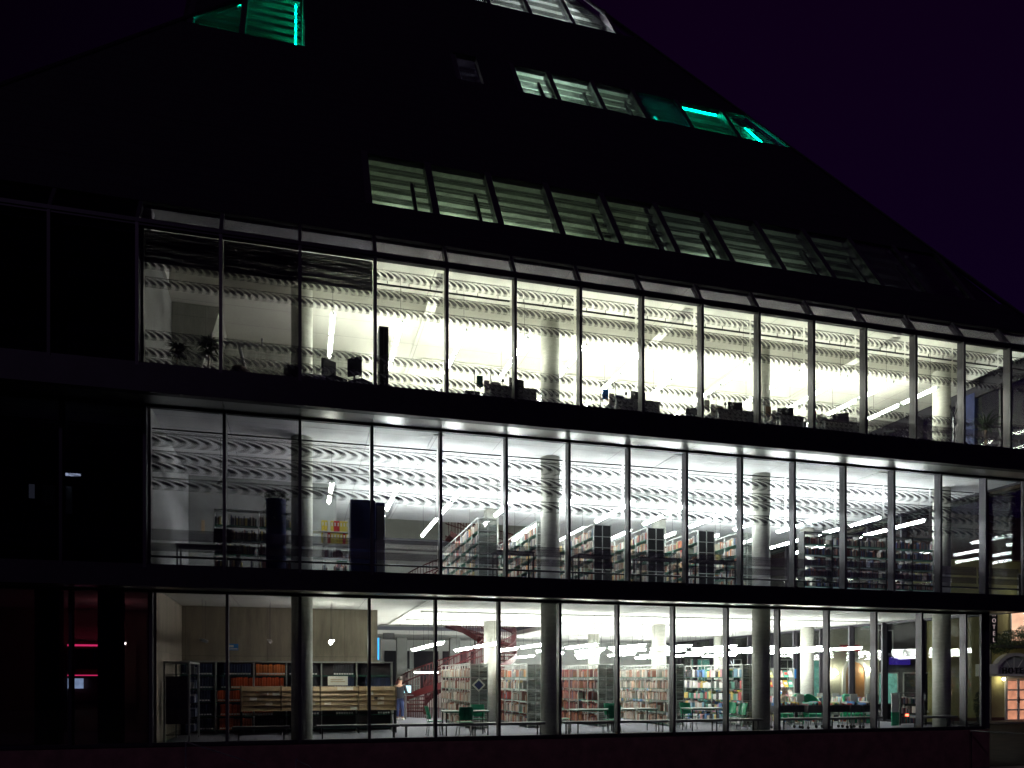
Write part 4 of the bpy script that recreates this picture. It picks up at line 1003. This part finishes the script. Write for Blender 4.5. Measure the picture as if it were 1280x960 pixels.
for i, (p0, p1, l) in enumerate(((612, 672, 'grey desk left of the second column, top floor'), (770, 826, 'grey desk with posters behind, right of the second column'), (898, 948, 'grey desk left of the third column, top floor'), (975, 1006, 'small grey desk right of the third column, top floor'), (1032, 1082, 'grey desk in the third bay right of the third column, top floor'))):
    t, a, w = desk(p0, p1, -.9, l)
    s_ = thing('screen_stand', f'slim steel frame with papers by the {ordn(i)} top floor desk', 'stand', (a - .35, -.6, ZF), 0, 'paper frames on the top floor')
    MB().box((0, 0, 0), (.02, .02, 1.25)).box((.45, 0, 0), (.47, .02, 1.25)).box((0, 0, 1.251), (.47, .02, 1.27)).build('frame', 'steel', s_)
    MB().box((.06, -.006, .75), (.24, 0, 1.05)).build('paper', ['shelf_green', 'blue_sign', 'cream_card', 'wood', 'red_sign'][i], s_)
    MB().box((.27, -.006, .6), (.42, 0, .95)).build('paper', 'cream_card', s_)
    d_ = thing('desk_lamp', f'small twin desk lamp on the {ordn(i)} top floor desk', 'lamp', (a + w * .35, -.5, ZF + .737), 0, 'desk lamps on the top floor')
    MB().tube((0, 0, 0), (0, 0, .32), .01, 6).tube((.22, 0, 0), (.22, 0, .32), .01, 6).build('stem', 'black_steel', d_); MB().lathe([(.05, .26), (.02, .34)], 10).lathe([(.05, .26), (.02, .34)], 10, (.22, 0, 0)).build('shade', 'black_steel', d_)
    mo = thing('monitor', f'slim dark monitor standing on the {ordn(i)} top floor desk', 'monitor', (a + w * .68, -.35, ZF + .737), .3 - .2 * i, 'monitors on the top floor desks')
    MB().box((-.24, 0, .10), (.24, .04, .44)).build('screen', 'black_steel', mo, bevel=.01); MB().box((-.1, -.06, 0), (.1, .1, .015)).box((-.02, .0, .016), (.02, .03, .1)).build('foot', 'steel', mo)
    bk = thing('box_file', f'stack of box files on the {ordn(i)} top floor desk', 'box file', (a + w * .08, -.6, ZF + .737), .1 * i, 'box files on the top floor desks')
    MB().box((0, 0, 0), (.3, .24, .09)).box((.02, .01, .091), (.3, .24, .17)).build('files', ['cream_card', 'navy_panel', 'wood', 'desk_grey', 'shelf_green'][i], bk); MB().box((.03, .0, .171), (.26, .2, .20)).build('papers', 'white_box', bk)
    office_chair(a + w * .5 if i % 2 else a - .15, -.05 + .35, f'black office chair at the {ordn(i)} top floor desk', i * 1.3)
# top floor right: fern, tall dark post, low shelf
t = thing('potted_palm', 'feathery palm at the right end of the top floor', 'plant', (X_at(1232, .2), .2, ZF)); MB().lathe([(.2, 0), (.26, .4), (.27, .42)], 16).build('pot', 'pot_black', t, smooth=True)
MB().tube((0, 0, .4), (0, 0, 1.35), .035, 8).build('trunk', 'wood_dark', t); b = MB(); fronds(b, (0, 0, 1.35), 60, 1.3, rn, .03, .7, 1.1); b.build('crown', 'leaf', t)
lib(MB().box((X_at(1218, 2), 2, ZF), (X_at(1218, 2) + .35, 2.4, 12.3)), 'pillar', 'navy_panel')
t = thing('lamp_stand', 'steel stand with hooked top beside the fourth column, top floor', 'stand', (X_at(1192, .3), .3, ZF)); MB().tube((0, 0, 0), (0, 0, 1.7), .03, 8).tube((.2, 0, 0), (.2, 0, 1.5), .03, 8).tube((0, 0, 1.5), (.2, 0, 1.5), .025, 8).build('post', 'steel', t); MB().tube((0, 0, 1.7), (-.15, 0, 2.1), .025, 8).tube((0, 0, 1.7), (.12, 0, 2.0), .025, 8).build('hook', 'black_steel', t)
# middle floor left office
ZM = 4.342
t = thing('column_planter', 'tall dark round planter overgrown with leaves, middle floor left', 'planter', (X_at(345, 0), .1, ZM))
MB().lathe([(.25, 0), (.25, 2.0), (.27, 2.02)], 20).build('pot', 'navy_panel', t, smooth=True); b = MB(); leaves(b, (0, 0, 2.08), (.34, .3, .2), 260, .09, rn); leaves(b, (-.02, -.06, 1.6), (.36, .3, .5), 240, .08, rn); b.build('foliage', 'leaf_dark', t)
t = thing('cabinet', 'tall navy cabinet left of the fourth mullion, middle floor', 'cabinet', (X_at(438, 0), -.1, ZM)); MB().box((0, 0, 0), (.66, .5, 2.12)).build('carcass', 'navy_panel', t, bevel=.02); MB().box((.02, -.02, .05), (.32, -.002, 2.08)).build('door', 'navy_panel', t); MB().box((.34, -.02, .05), (.64, -.002, 2.08)).build('door', 'navy_panel', t)
t = thing('cabinet', 'slim navy cabinet just right of the fourth mullion, middle floor', 'cabinet', (X_at(470, 0), 0.0, ZM)); MB().box((0, 0, 0), (.24, .5, 2.1)).build('carcass', 'navy_panel', t, bevel=.02); MB().box((.02, -.02, .05), (.22, -.002, 2.0)).build('door', 'desk_grey', t)
t = thing('binder_shelf', 'white shelf of yellow and red binders, middle floor', 'shelf', (X_at(388, 1.7), 1.7, ZM))
w = X_at(436, 1.7) - X_at(388, 1.7); b = MB().box((0, 0, 0), (.03, .34, 1.95)).box((w / 3, 0, 0), (w / 3 + .03, .34, 1.6)).box((w - .03, 0, 0), (w, .34, 1.95)); b.build('frame', 'white_box', t)
for z in (.35, .8, 1.2, 1.55): MB().box((.031, .0, z), (w - .031, .34, z + .025)).build('shelf', 'white_box', t)
bx = X_at(402, 1.7); cols = [(.75, .6, .05), (.8, .62, .08), (.78, .75, .65), (.75, .6, .08), (.62, .03, .03), (.6, .03, .04), (.8, .65, .1), (.75, .62, .08), (.78, .7, .2)]
for zt, nm in ((1.577, 'upper'), (1.227, 'lower')):
    for i, c in enumerate(cols):
        if zt < 1.5: c = cols[(i * 2) % 9]
        nmc = 'red' if c[1] < .1 else ('white' if c[2] > .5 else 'yellow')
        o = MB().box((0, 0, 0), (.078, .28, .30), 0, c).box((.02, -.003, .15), (.058, -.0005, .25), 1).build('binder', ['book_cloth', 'book_label'], loc=(bx + i * .085, 1.72, ZM + zt))
        tag(o, f'{nmc} binder, {ordn(i)} from the left on the {nm} shelf of the white binder shelf', 'binder', 'binders on the white shelf')
for z in (.376, .826): rowx_books(bx, bx + .75, 1.73, ZM + z, .3, DARKS + [(.6, .6, .6)])
t = thing('desk', 'dim desk with papers in the left office, middle floor', 'desk', (-3.0, -.2, ZM)); MB().box((0, 0, .7), (1.5, .7, .735)).build('desktop', 'desk_grey', t)
for x in (.04, 1.46): MB().box((x - .02, .02, 0), (x + .02, .06, .7)).box((x - .02, .64, 0), (x + .02, .68, .7)).build('leg', 'steel', t)
t = thing('monitor', 'dark monitor on the dim desk, middle floor left', 'monitor', (-1.9, .0, ZM + .737)); MB().box((-.22, 0, .1), (.22, .05, .45)).build('screen', 'black_steel', t, bevel=.015); MB().box((-.1, -.05, 0), (.1, .12, .02)).box((-.02, .01, .021), (.02, .04, .1)).build('foot', 'black_steel', t)
b = MB().box((0, 0, 0), (.1, .02, .42)); tag(b.build('picture', 'wood', loc=(-3.1, 5.96, ZM + 2.1)), 'narrow brown picture on the back wall of the dim office', 'picture')
# studies at the middle-floor glass: dark counter tops
for i, (p0, p1) in enumerate(((620, 668), (722, 765), (800, 848), (868, 920))):
    a, c = X_at(p0, .2), X_at(p1, .2); t = thing('desk', f'{ordn(i)} dark counter at the middle floor glass, counted from the left', 'desk', (a, .15, ZM), 0, 'counters at the middle floor glass')
    MB().box((0, 0, .95), (c - a, .6, .985)).build('desktop', 'black_steel', t)
    for x in (.03, c - a - .03): MB().box((x - .02, .03, 0), (x + .02, .07, .95)).box((x - .02, .53, 0), (x + .02, .57, .95)).build('leg', 'black_steel', t)

# ------------------------------------------------------------------ café and dim office beyond the wall
cx0, cx1 = X_at(84, 6.2), X_at(127, 6.2)
t = thing('bar_shelf', 'bar shelf with two glowing pink strips and dark bottles', 'shelf', (cx0, 6.2, 0))
MB().box((-.05, .3, .9), (cx1 - cx0 + .05, .34, 2.9)).build('back_panel', 'stair_red', t)
for z in (1.73, 2.0, 2.3, 2.62): MB().box((0, 0, z), (cx1 - cx0, .3, z + .03)).build('shelf', 'black_steel', t)
MB().box((0, .02, 2.72), (cx1 - cx0, .06, 2.78)).build('pink_light', 'pink_strip', t); MB().box((0, .02, 1.78), (cx1 - cx0, .06, 1.815)).build('pink_light', 'pink_strip', t)
MB().box((.0, .05, 1.38), ((cx1 - cx0) * .45, .09, 1.70)).build('lit_counter', 'counter_light', t)
for zt in (2.031, 2.331):
    for i in range(9):
        o = MB().lathe([(.035, 0), (.035, .15), (.012, .2), (.012, .25)], 10).build('bottle', 'stair_red' if i % 3 else 'navy_panel', loc=(cx0 + .08 + i * .11, 6.33, zt), smooth=True)
        tag(o, f'bottle on the {"upper" if zt > 2.1 else "lower"} pink lit bar shelf, {ordn(i)} from the left', 'bottle', 'bottles on the bar shelf')
t = thing('cafe_lamp', 'tiny lit spotlight in the dark café', 'lamp', (X_at(156, 4), 4, 2.7)); MB().lathe([(.03, 0), (.04, .06)], 10).build('bulb', 'lamp_warm', t); MB().tube((0, 0, .06), (0, 0, 1.23), .006, 6).build('cord', 'black_steel', t)
t = thing('cafe_lamp', 'added red lamp hidden behind the pillar, reddening the dark café', 'lamp', (X_at(137, 3.6), 3.6, 3.2)); MB().lathe([(.05, 0), (.08, .06), (.05, .12)], 12).build('bulb', 'red_fill', t); MB().tube((0, 0, .12), (0, 0, .63), .006, 6).build('cord', 'black_steel', t)  # unseen red lamp, added to give the café walls a red glow
lib(MB().box((X_at(153, 6), 6.0, .9), (X_at(170, 6), 6.05, 2.8)), 'wall', 'cream_render')
lib(MB().box((X_at(58, 6), 6.3, .003), (X_at(80, 6), 6.35, 2.75)), 'door', 'dark_wall')
t = thing('desk_lamp', 'small bright lamp glowing in the dark office window at far left', 'lamp', (X_at(84, .5), .8, 6.55))
MB().box((-.18, 0, .28), (.22, .05, .34)).build('tube', 'monitor_glow', t); MB().box((-.2, .051, .26), (.24, .09, .36)).build('shade', 'black_steel', t); MB().tube((0, .07, .36), (0, .07, 1.74), .006, 6).build('cord', 'black_steel', t)
lib(MB().box((X_at(80, 1), 1.0, 5.9), (X_at(90, 1), 1.03, 6.6)), 'blind', 'white_box'); lib(MB().box((X_at(52, 1), 1.0, 6.1), (X_at(68, 1), 1.03, 6.6)), 'blind', 'grey_wall')
tag(MB().box((0, 0, 0), (.12, .04, .35)).build('lit_screen', 'wall_glow', loc=(X_at(36, 1), 1.0, 6.25)), 'faint pale screen at the far left of the dark office', 'screen')

# ------------------------------------------------------------------ the street beyond
def house(name, label, x0, x1, y, H, wallm, wins, roof=True):
    t = thing(name, label, 'building', ((x0 + x1) / 2, y, G0)); w = (x1 - x0) / 2
    MB().box((-w, 0, 0), (w, 9, H)).build('wall', wallm, t)
    if roof: MB().poly([(-w - .2, -.4, H + .002), (-w - .2, 9.4, H + .002), (-w - .2, 4.5, H + 4.2)], (2 * w + .4, 0, 0)).build('roof', 'roof_tile', t)
    for (wx, wz, ww, wh, pm) in wins:
        f = MB().box((wx, -.06, wz), (wx + .07, .02, wz + wh)).box((wx + ww - .07, -.06, wz), (wx + ww, .02, wz + wh)).box((wx + .07, -.06, wz), (wx + ww - .07, .02, wz + .07)).box((wx + .07, -.06, wz + wh - .07), (wx + ww - .07, .02, wz + wh)).box((wx + ww / 2 - .025, -.05, wz + .07), (wx + ww / 2 + .025, .02, wz + wh - .07)).build('window', 'white_trim', t)
        MB().box((wx + .07, -.02, wz + .07), (wx + ww - .07, -.003, wz + wh - .07)).build('pane', pm, f)
        MB().box((wx - .08, -.14, wz - .08), (wx + ww + .08, .01, wz - .002)).build('sill', 'white_trim', f)
    return t
HY = 21.0
hx0, hx1 = X_at(1168, HY), 64.0; hc = (hx0 + hx1) / 2
dx = X_at(1257, HY) - hc
hot = house('hotel_building', 'yellow rendered hotel with white arched canopy and glazed doors', hx0, hx1, HY, 11, 'yellow_render', [(dx + .4, 5.5, 2.4, 2.6, 'window_cream'), (dx + 5, 5.5, 1.8, 2.4, 'window_cream'), (dx + 4, .9, 1.6, 2.4, 'window_rose'), (dx + 1, 8.6, 1.6, 1.6, 'black_void')])
DW = 2.06
d = MB().box((dx - .10, -.10, .05), (dx, .02, 3.1)).box((dx + DW, -.10, .05), (dx + DW + .10, .02, 3.1)).box((dx + .001, -.10, 2.98), (dx + DW - .001, .02, 3.1))
for xx, ww in ((0, .09), (DW / 2 - .10, .20), (DW - .09, .09)): d.box((dx + xx, -.08, .05), (dx + xx + ww, .01, 2.97))
d = d.build('door', 'white_trim', hot)
b = MB()
for xx in (.092, DW / 2 + .102):
    for z in (.10, .80, 1.48, 2.16, 2.84): MB().box((dx + xx, -.07, z), (dx + xx + DW / 2 - .195, .0, z + .10)).build('glazing_bar', 'white_trim', d)
MB().box((dx + .05, -.04, .2), (dx + DW - .05, -.003, 2.95)).build('pane', 'window_rose', d)
MB().tube((dx + DW / 2 - .05, -.12, 1.3), (dx + DW / 2 - .05, -.12, 1.7), .02, 6).build('handle', 'black_steel', d)
MB().tube((dx + DW / 2 + .05, -.12, 1.3), (dx + DW / 2 + .05, -.12, 1.7), .02, 6).build('handle', 'black_steel', d)
cxx = dx + DW / 2 - .55; b = MB(); n = 16; ro, ri = 1.86, 1.58
for i in range(n):
    a, c = math.pi * i / n, math.pi * (i + 1) / n
    q = lambda r, t_, y: (cxx + r * math.cos(t_), y, 3.30 + r * .78 * math.sin(t_))
    b.hexa([q(ri, a, -.45), q(ro, a, -.45), q(ro, c, -.45), q(ri, c, -.45), q(ri, a, -.01), q(ro, a, -.01), q(ro, c, -.01), q(ri, c, -.01)])
b.box((cxx - ro - 1.2, -.48, 3.14), (cxx + ro + 1.2, -.01, 3.295)).box((cxx - ro - 1.2, -.7, 3.30), (cxx - ro - .02, -.01, 3.95))
can = b.build('canopy', 'white_trim', hot)
MB().poly([(cxx + 1.56 * math.cos(math.pi * i / 16), -.2, 3.30 + 1.56 * .77 * math.sin(math.pi * i / 16)) for i in range(17)], (0, .03, 0)).build('lunette', 'grey_wall', can)
b = MB()
for i in range(1, 6): a = math.pi * i / 6; b.tube((cxx, -.22, 3.31), (cxx + 1.54 * math.cos(a), -.22, 3.31 + 1.54 * .75 * math.sin(a)), .022, 6)
b.build('lunette_bars', 'white_trim', can)
def text(body, size, loc, m, parent, name='lettering', rot=(90, 0, 0), extrude=.02, align='CENTER', bold=.0, sp=1.0):
    cu = bpy.data.curves.new(name, 'FONT'); cu.body = body; cu.size = size; cu.extrude = extrude; cu.align_x = align; cu.offset = bold; cu.space_character = sp; cu.materials.append(M[m])
    o0 = bpy.data.objects.new(name, cu); COL.objects.link(o0); bpy.context.view_layer.update()
    me = bpy.data.meshes.new_from_object(o0); bpy.data.objects.remove(o0); bpy.data.curves.remove(cu)
    o = bpy.data.objects.new(name, me); COL.objects.link(o); o.location = loc; o.rotation_euler = tuple(R(q) for q in rot)
    if parent: o.parent = parent
    return o
text('HOTEL', .56, (cxx - .25, -.50, 3.34), 'black_steel', hot, bold=.012, extrude=.03, sp=1.35)
MB().tube((X_at(1236, HY) - hc, -.12, 0), (X_at(1236, HY) - hc, -.12, 11), .07, 8).build('downpipe', 'dark_render', hot)
MB().box((-(hx1 - hx0) / 2, -.10, 0), (dx - .2, -.002, .35)).build('base_course', 'roof_tile', hot)
st = MB().box((dx - .6, -1.1, .0), (dx + 3.2, -.101, .16)); st.build('step', 'pavement_stone', hot)
vs = thing('vertical_sign', 'tall dark hanging sign with the letters HOTEL one above another', 'sign', (X_at(1240, HY - .6), HY - .7, G0))
MB().box((-.30, -.05, 5.3), (.30, .6, 7.6)).build('board', 'black_steel', vs)
for i, c in enumerate('HOTEL'): text(c, .40, (0, -.06, 7.16 - i * .43), 'letter_dim', vs, extrude=.01)
iv = thing('balcony_plant', 'dark leafy hedge growing over the hotel canopy', 'plant', (X_at(1268, HY - .7), HY - .75, G0 + 5.2)); MB().box((-1.6, -.2, -.15), (2.4, .4, .05)).build('planter_box', 'dark_render', iv)
b = MB(); leaves(b, (.2, 0, .45), (2.0, .5, .65), 2200, .14, rn); leaves(b, (-1.2, 0, -.1), (.9, .45, .5), 700, .14, rn); leaves(b, (1.2, 0, 1.0), (1.0, .4, .5), 700, .14, rn); b.build('foliage', 'leaf', iv)
sh = thing('potted_shrub', 'dark slim shrub standing at the hotel wall beside the library corner', 'plant', (X_at(1224, HY - 1.2), HY - 1.4, G0)); MB().lathe([(.25, 0), (.32, .45), (.33, .48)], 14).build('pot', 'pot_black', sh); b = MB(); leaves(b, (0, 0, 1.3), (.5, .45, 1.0), 1500, .12, rn); b.build('foliage', 'leaf_dark', sh)
def wall_lamp(px, z, label, m='lamp_street', y=HY):
    t = thing('wall_lamp', label, 'lamp', (X_at(px, y), y - .35, z)); MB().lathe([(.02, -.10), (.09, -.05), (.09, .05), (.02, .1)], 12).build('bulb', m, t, smooth=True); MB().tube((0, .0, .11), (0, .34, .2), .015, 6).build('bracket', 'black_steel', t)
    return t
wall_lamp(1249, G0 + 2.95, 'added lamp under the hotel canopy lighting the wall', 'lamp_warm'); wall_lamp(1276, G0 + 7.9, 'lit lamp above the hotel hedge', 'lamp_street')  # the canopy lamp is added to brighten the hotel wall
# arched-door house
ax0, ax1 = X_at(1034, HY), X_at(1099, HY)
ah = house('arch_house', 'cream house with a tall arched orange door lit by wall lamps', ax0, ax1, HY, 9.5, 'cream_render', [(-1.6, 6.2, 1.1, 1.8, 'black_void'), (.6, 6.2, 1.1, 1.8, 'window_teal')])
adx = X_at(1068, HY) - (ax0 + ax1) / 2
pts = [(adx - .72, -.05, .0), (adx + .72, -.05, .0)] + [(adx + .72 * math.cos(math.pi * i / 12), -.05, 3.25 + .8 * math.sin(math.pi * i / 12)) for i in range(13)]
dr = MB().poly(pts, (0, .045, 0)).build('door', 'door_orange', ah)
b = MB()
for i in range(12):
    a, c = math.pi * i / 12, math.pi * (i + 1) / 12; q = lambda r, t_, y: (adx + r * .9 * math.cos(t_), y, 3.25 + r * math.sin(t_))
    b.hexa([q(.82, a, -.12), q(1.08, a, -.12), q(1.08, c, -.12), q(.82, c, -.12), q(.82, a, -.01), q(1.08, a, -.01), q(1.08, c, -.01), q(.82, c, -.01)])
b.box((adx - .97, -.12, 0), (adx - .75, -.01, 3.24)).box((adx + .75, -.12, 0), (adx + .97, -.01, 3.24)).build('surround', 'white_trim', dr)
MB().box((adx - .03, -.07, .05), (adx + .03, -.052, 3.9)).build('door_seam', 'wood_dark', dr)
tag(MB().box((-.75, 0, 0), (-.25, .06, .35)).box((.3, 0, 0), (.75, .06, .35)).box((-.75, .0, .351), (.75, .06, .45)).build('red_banner', 'red_sign', loc=(X_at(1063, HY - .2), HY - .2, G0 + 4.7)), 'small red banner above the arched orange door', 'banner')
wall_lamp(1041, 2.05, 'starry bright wall lamp left of the arched door'); wall_lamp(1083, 2.25, 'bright wall lamp right of the arched door')
# dark shop building between the door house and the hotel
sx0, sx1 = ax1 + .05, hx0 - .05
sb = house('shop_building', 'dim shop building with lit teal windows between door house and hotel', sx0, sx1, HY + .6, 8.0, 'dark_render', [(-2.4, .8, 2.2, 2.6, 'window_teal'), (.2, .8, 2.2, 2.6, 'black_void'), (-1.8, 4.6, 1.2, 1.6, 'black_void')])
tag(MB().box((0, 0, 0), (1.6, .1, .5)).build('shop_sign', 'purple_sign', loc=(X_at(1117, HY), HY + .3, 1.7 + .9)), 'purple lit shop sign between the arched door and the hotel', 'sign')
# building row behind the media racks
gx0, gx1 = 22.6, ax0 - .05
gb = house('office_building', 'grey green office front with tall teal panes behind the media racks', gx0, gx1, HY + .3, 10, 'dark_render', [(-4.6, .6, 1.5, 3.6, 'window_teal'), (-2.6, .6, 1.5, 3.6, 'black_void'), (-.6, .6, 1.5, 3.6, 'window_teal'), (1.4, .6, 1.5, 3.6, 'black_void'), (3.1, .6, 1.5, 3.6, 'window_teal')])
# lettering stuck on the street-side glass, read from inside
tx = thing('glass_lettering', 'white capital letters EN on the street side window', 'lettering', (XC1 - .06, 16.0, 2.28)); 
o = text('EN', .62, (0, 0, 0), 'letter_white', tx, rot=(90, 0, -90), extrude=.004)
# the parked car behind the glass
car = thing('parked_car', 'dark car seen from behind with glowing red tail lamps', 'car', (X_at(1119, 17.4), 17.4, G0), R(-14))
b = MB()
prof = [(0, .35), (0, .95), (.12, 1.02), (.45, 1.08), (1.05, 1.45), (2.4, 1.5), (3.2, 1.05), (4.2, .88), (4.35, .6), (4.35, .35)]
for (y0, z0), (y1, z1) in zip(prof[1:-1], prof[2:]):
    w0 = .86 if z0 < 1.1 else .66; w1 = .86 if z1 < 1.1 else .66
    b.hexa([(-.86, y0, .3), (.86, y0, .3), (.86, y1, .3), (-.86, y1, .3), (-w0, y0, z0), (w0, y0, z0), (w1, y1, z1), (-w1, y1, z1)])
b.build('body', 'car_paint', car, bevel=.03)
MB().hexa([(-.62, .5, 1.12), (.62, .5, 1.12), (.62, .53, 1.12), (-.62, .53, 1.12), (-.56, .98, 1.42), (.56, .98, 1.42), (.56, 1.0, 1.42), (-.56, 1.0, 1.42)]).build('rear_window', 'dark_glass', car)
MB().box((-.84, -.12, .32), (.84, .0, .55)).build('bumper', 'rubber', car, bevel=.03)
MB().box((-.26, -.02, .62), (.26, -.003, .74)).build('number_plate', 'white_box', car)
for s in (-1, 1):
    MB().box((s * .80, -.025, .72), (s * .60, -.003, .90)).build('tail_lamp', 'tail_red', car)
    for y in (.8, 3.5):
        wh = MB().tube((s * .70, y, .32), (s * .88, y, .32), .32, 20).build('wheel', 'rubber', car); MB().tube((s * .881, y, .32), (s * .885, y, .32), .2, 14).build('rim', 'steel', wh)
# outside railings
rl = thing('handrail', 'bright steel handrail running out from the library corner', 'railing', (21.6, -.15, G0)); a = Vector((0, 0, 1.25)); c = Vector((1.1, -3.4, 1.25))
MB().tube(a, c, .022, 8).build('rail', 'steel', rl)
for k in range(3): p = a.lerp(c, k / 2 * .98 + .01); MB().tube((p.x, p.y, 0), (p.x, p.y, 1.22), .014, 6).build('post', 'dark_metal', rl)
rl = thing('stair_railing', 'thin steel railing of the outdoor steps at lower left', 'railing', (X_at(232, -2), -2, G0)); 
MB().tube((0, 0, 1.55), (1.5, .5, .95), .016, 6).tube((0, 0, 1.55), (0, 0, 0), .016, 6).tube((1.5, .5, .95), (1.5, .5, 0), .014, 6).build('rail', 'steel', rl)
rl = thing('stair_railing', 'curved thin steel railing end below the first round column', 'railing', (X_at(370, -1.5), -1.5, G0)); 
MB().path([(0, 0, 0), (0, 0, 1.05), (.06, 0, .98), (.3, .1, .86), (.36, .1, .8), (.36, .1, 0)], .016, 6).build('rail', 'steel', rl)

tag(books.build('books', 'book_cloth'), 'rows of many coloured books filling the bookshelves', 'books', kind='stuff')

# ------------------------------------------------------------------ world, added fill sun, camera
W = bpy.data.worlds.new('World'); S.world = W; W.use_nodes = True; t = W.node_tree
bg = t.nodes['Background']; tc = t.nodes.new('ShaderNodeTexCoord'); sp = t.nodes.new('ShaderNodeSeparateXYZ'); r = t.nodes.new('ShaderNodeValToRGB')
t.links.new(tc.outputs['Generated'], sp.inputs[0]); t.links.new(sp.outputs['Z'], r.inputs[0])
r.color_ramp.elements[0].color = (.0030, .0006, .0110, 1); r.color_ramp.elements[0].position = .0
r.color_ramp.elements[1].color = (.0034, .0003, .0060, 1); r.color_ramp.elements[1].position = .7
mr = t.nodes.new('ShaderNodeMapRange'); mr.inputs[1].default_value = -.5; mr.inputs[2].default_value = .35; mr.inputs[3].default_value = .03; mr.inputs[4].default_value = .75
t.links.new(sp.outputs['X'], mr.inputs[0]); t.links.new(mr.outputs[0], bg.inputs['Strength'])
t.links.new(r.outputs[0], bg.inputs['Color'])
sun = bpy.data.lights.new('fill_sun', 'SUN'); sun.energy = .06; sun.angle = R(2); sun.color = (.75, .50, 1)  # faint purple sun added to lift the dark facade and plinth
so = bpy.data.objects.new('fill_sun', sun); COL.objects.link(so); so.rotation_euler = (R(55), 0, R(-25)); so.location = (0, -20, 30)
cam = bpy.data.cameras.new('camera'); co = bpy.data.objects.new('camera', cam); COL.objects.link(co)
cam.sensor_width = 36; cam.lens = 36 * F / 1280; cam.shift_y = 368 / 1280; cam.clip_end = 500
co.location = (0, -D, EYE); co.rotation_euler = (R(90), 0, R(-YAW))
S.camera = co
S.view_settings.view_transform = 'Standard'; S.view_settings.look = 'None'; S.view_settings.exposure = .55; S.view_settings.gamma = 1
c = S.cycles if hasattr(S, 'cycles') else None
S.render.engine = 'CYCLES'
S.cycles.use_denoising = True; S.cycles.max_bounces = 7; S.cycles.diffuse_bounces = 4; S.cycles.glossy_bounces = 3; S.cycles.transparent_max_bounces = 28
S.cycles.sample_clamp_indirect = 6; S.cycles.caustics_reflective = False; S.cycles.caustics_refractive = False; S.cycles.use_light_tree = True
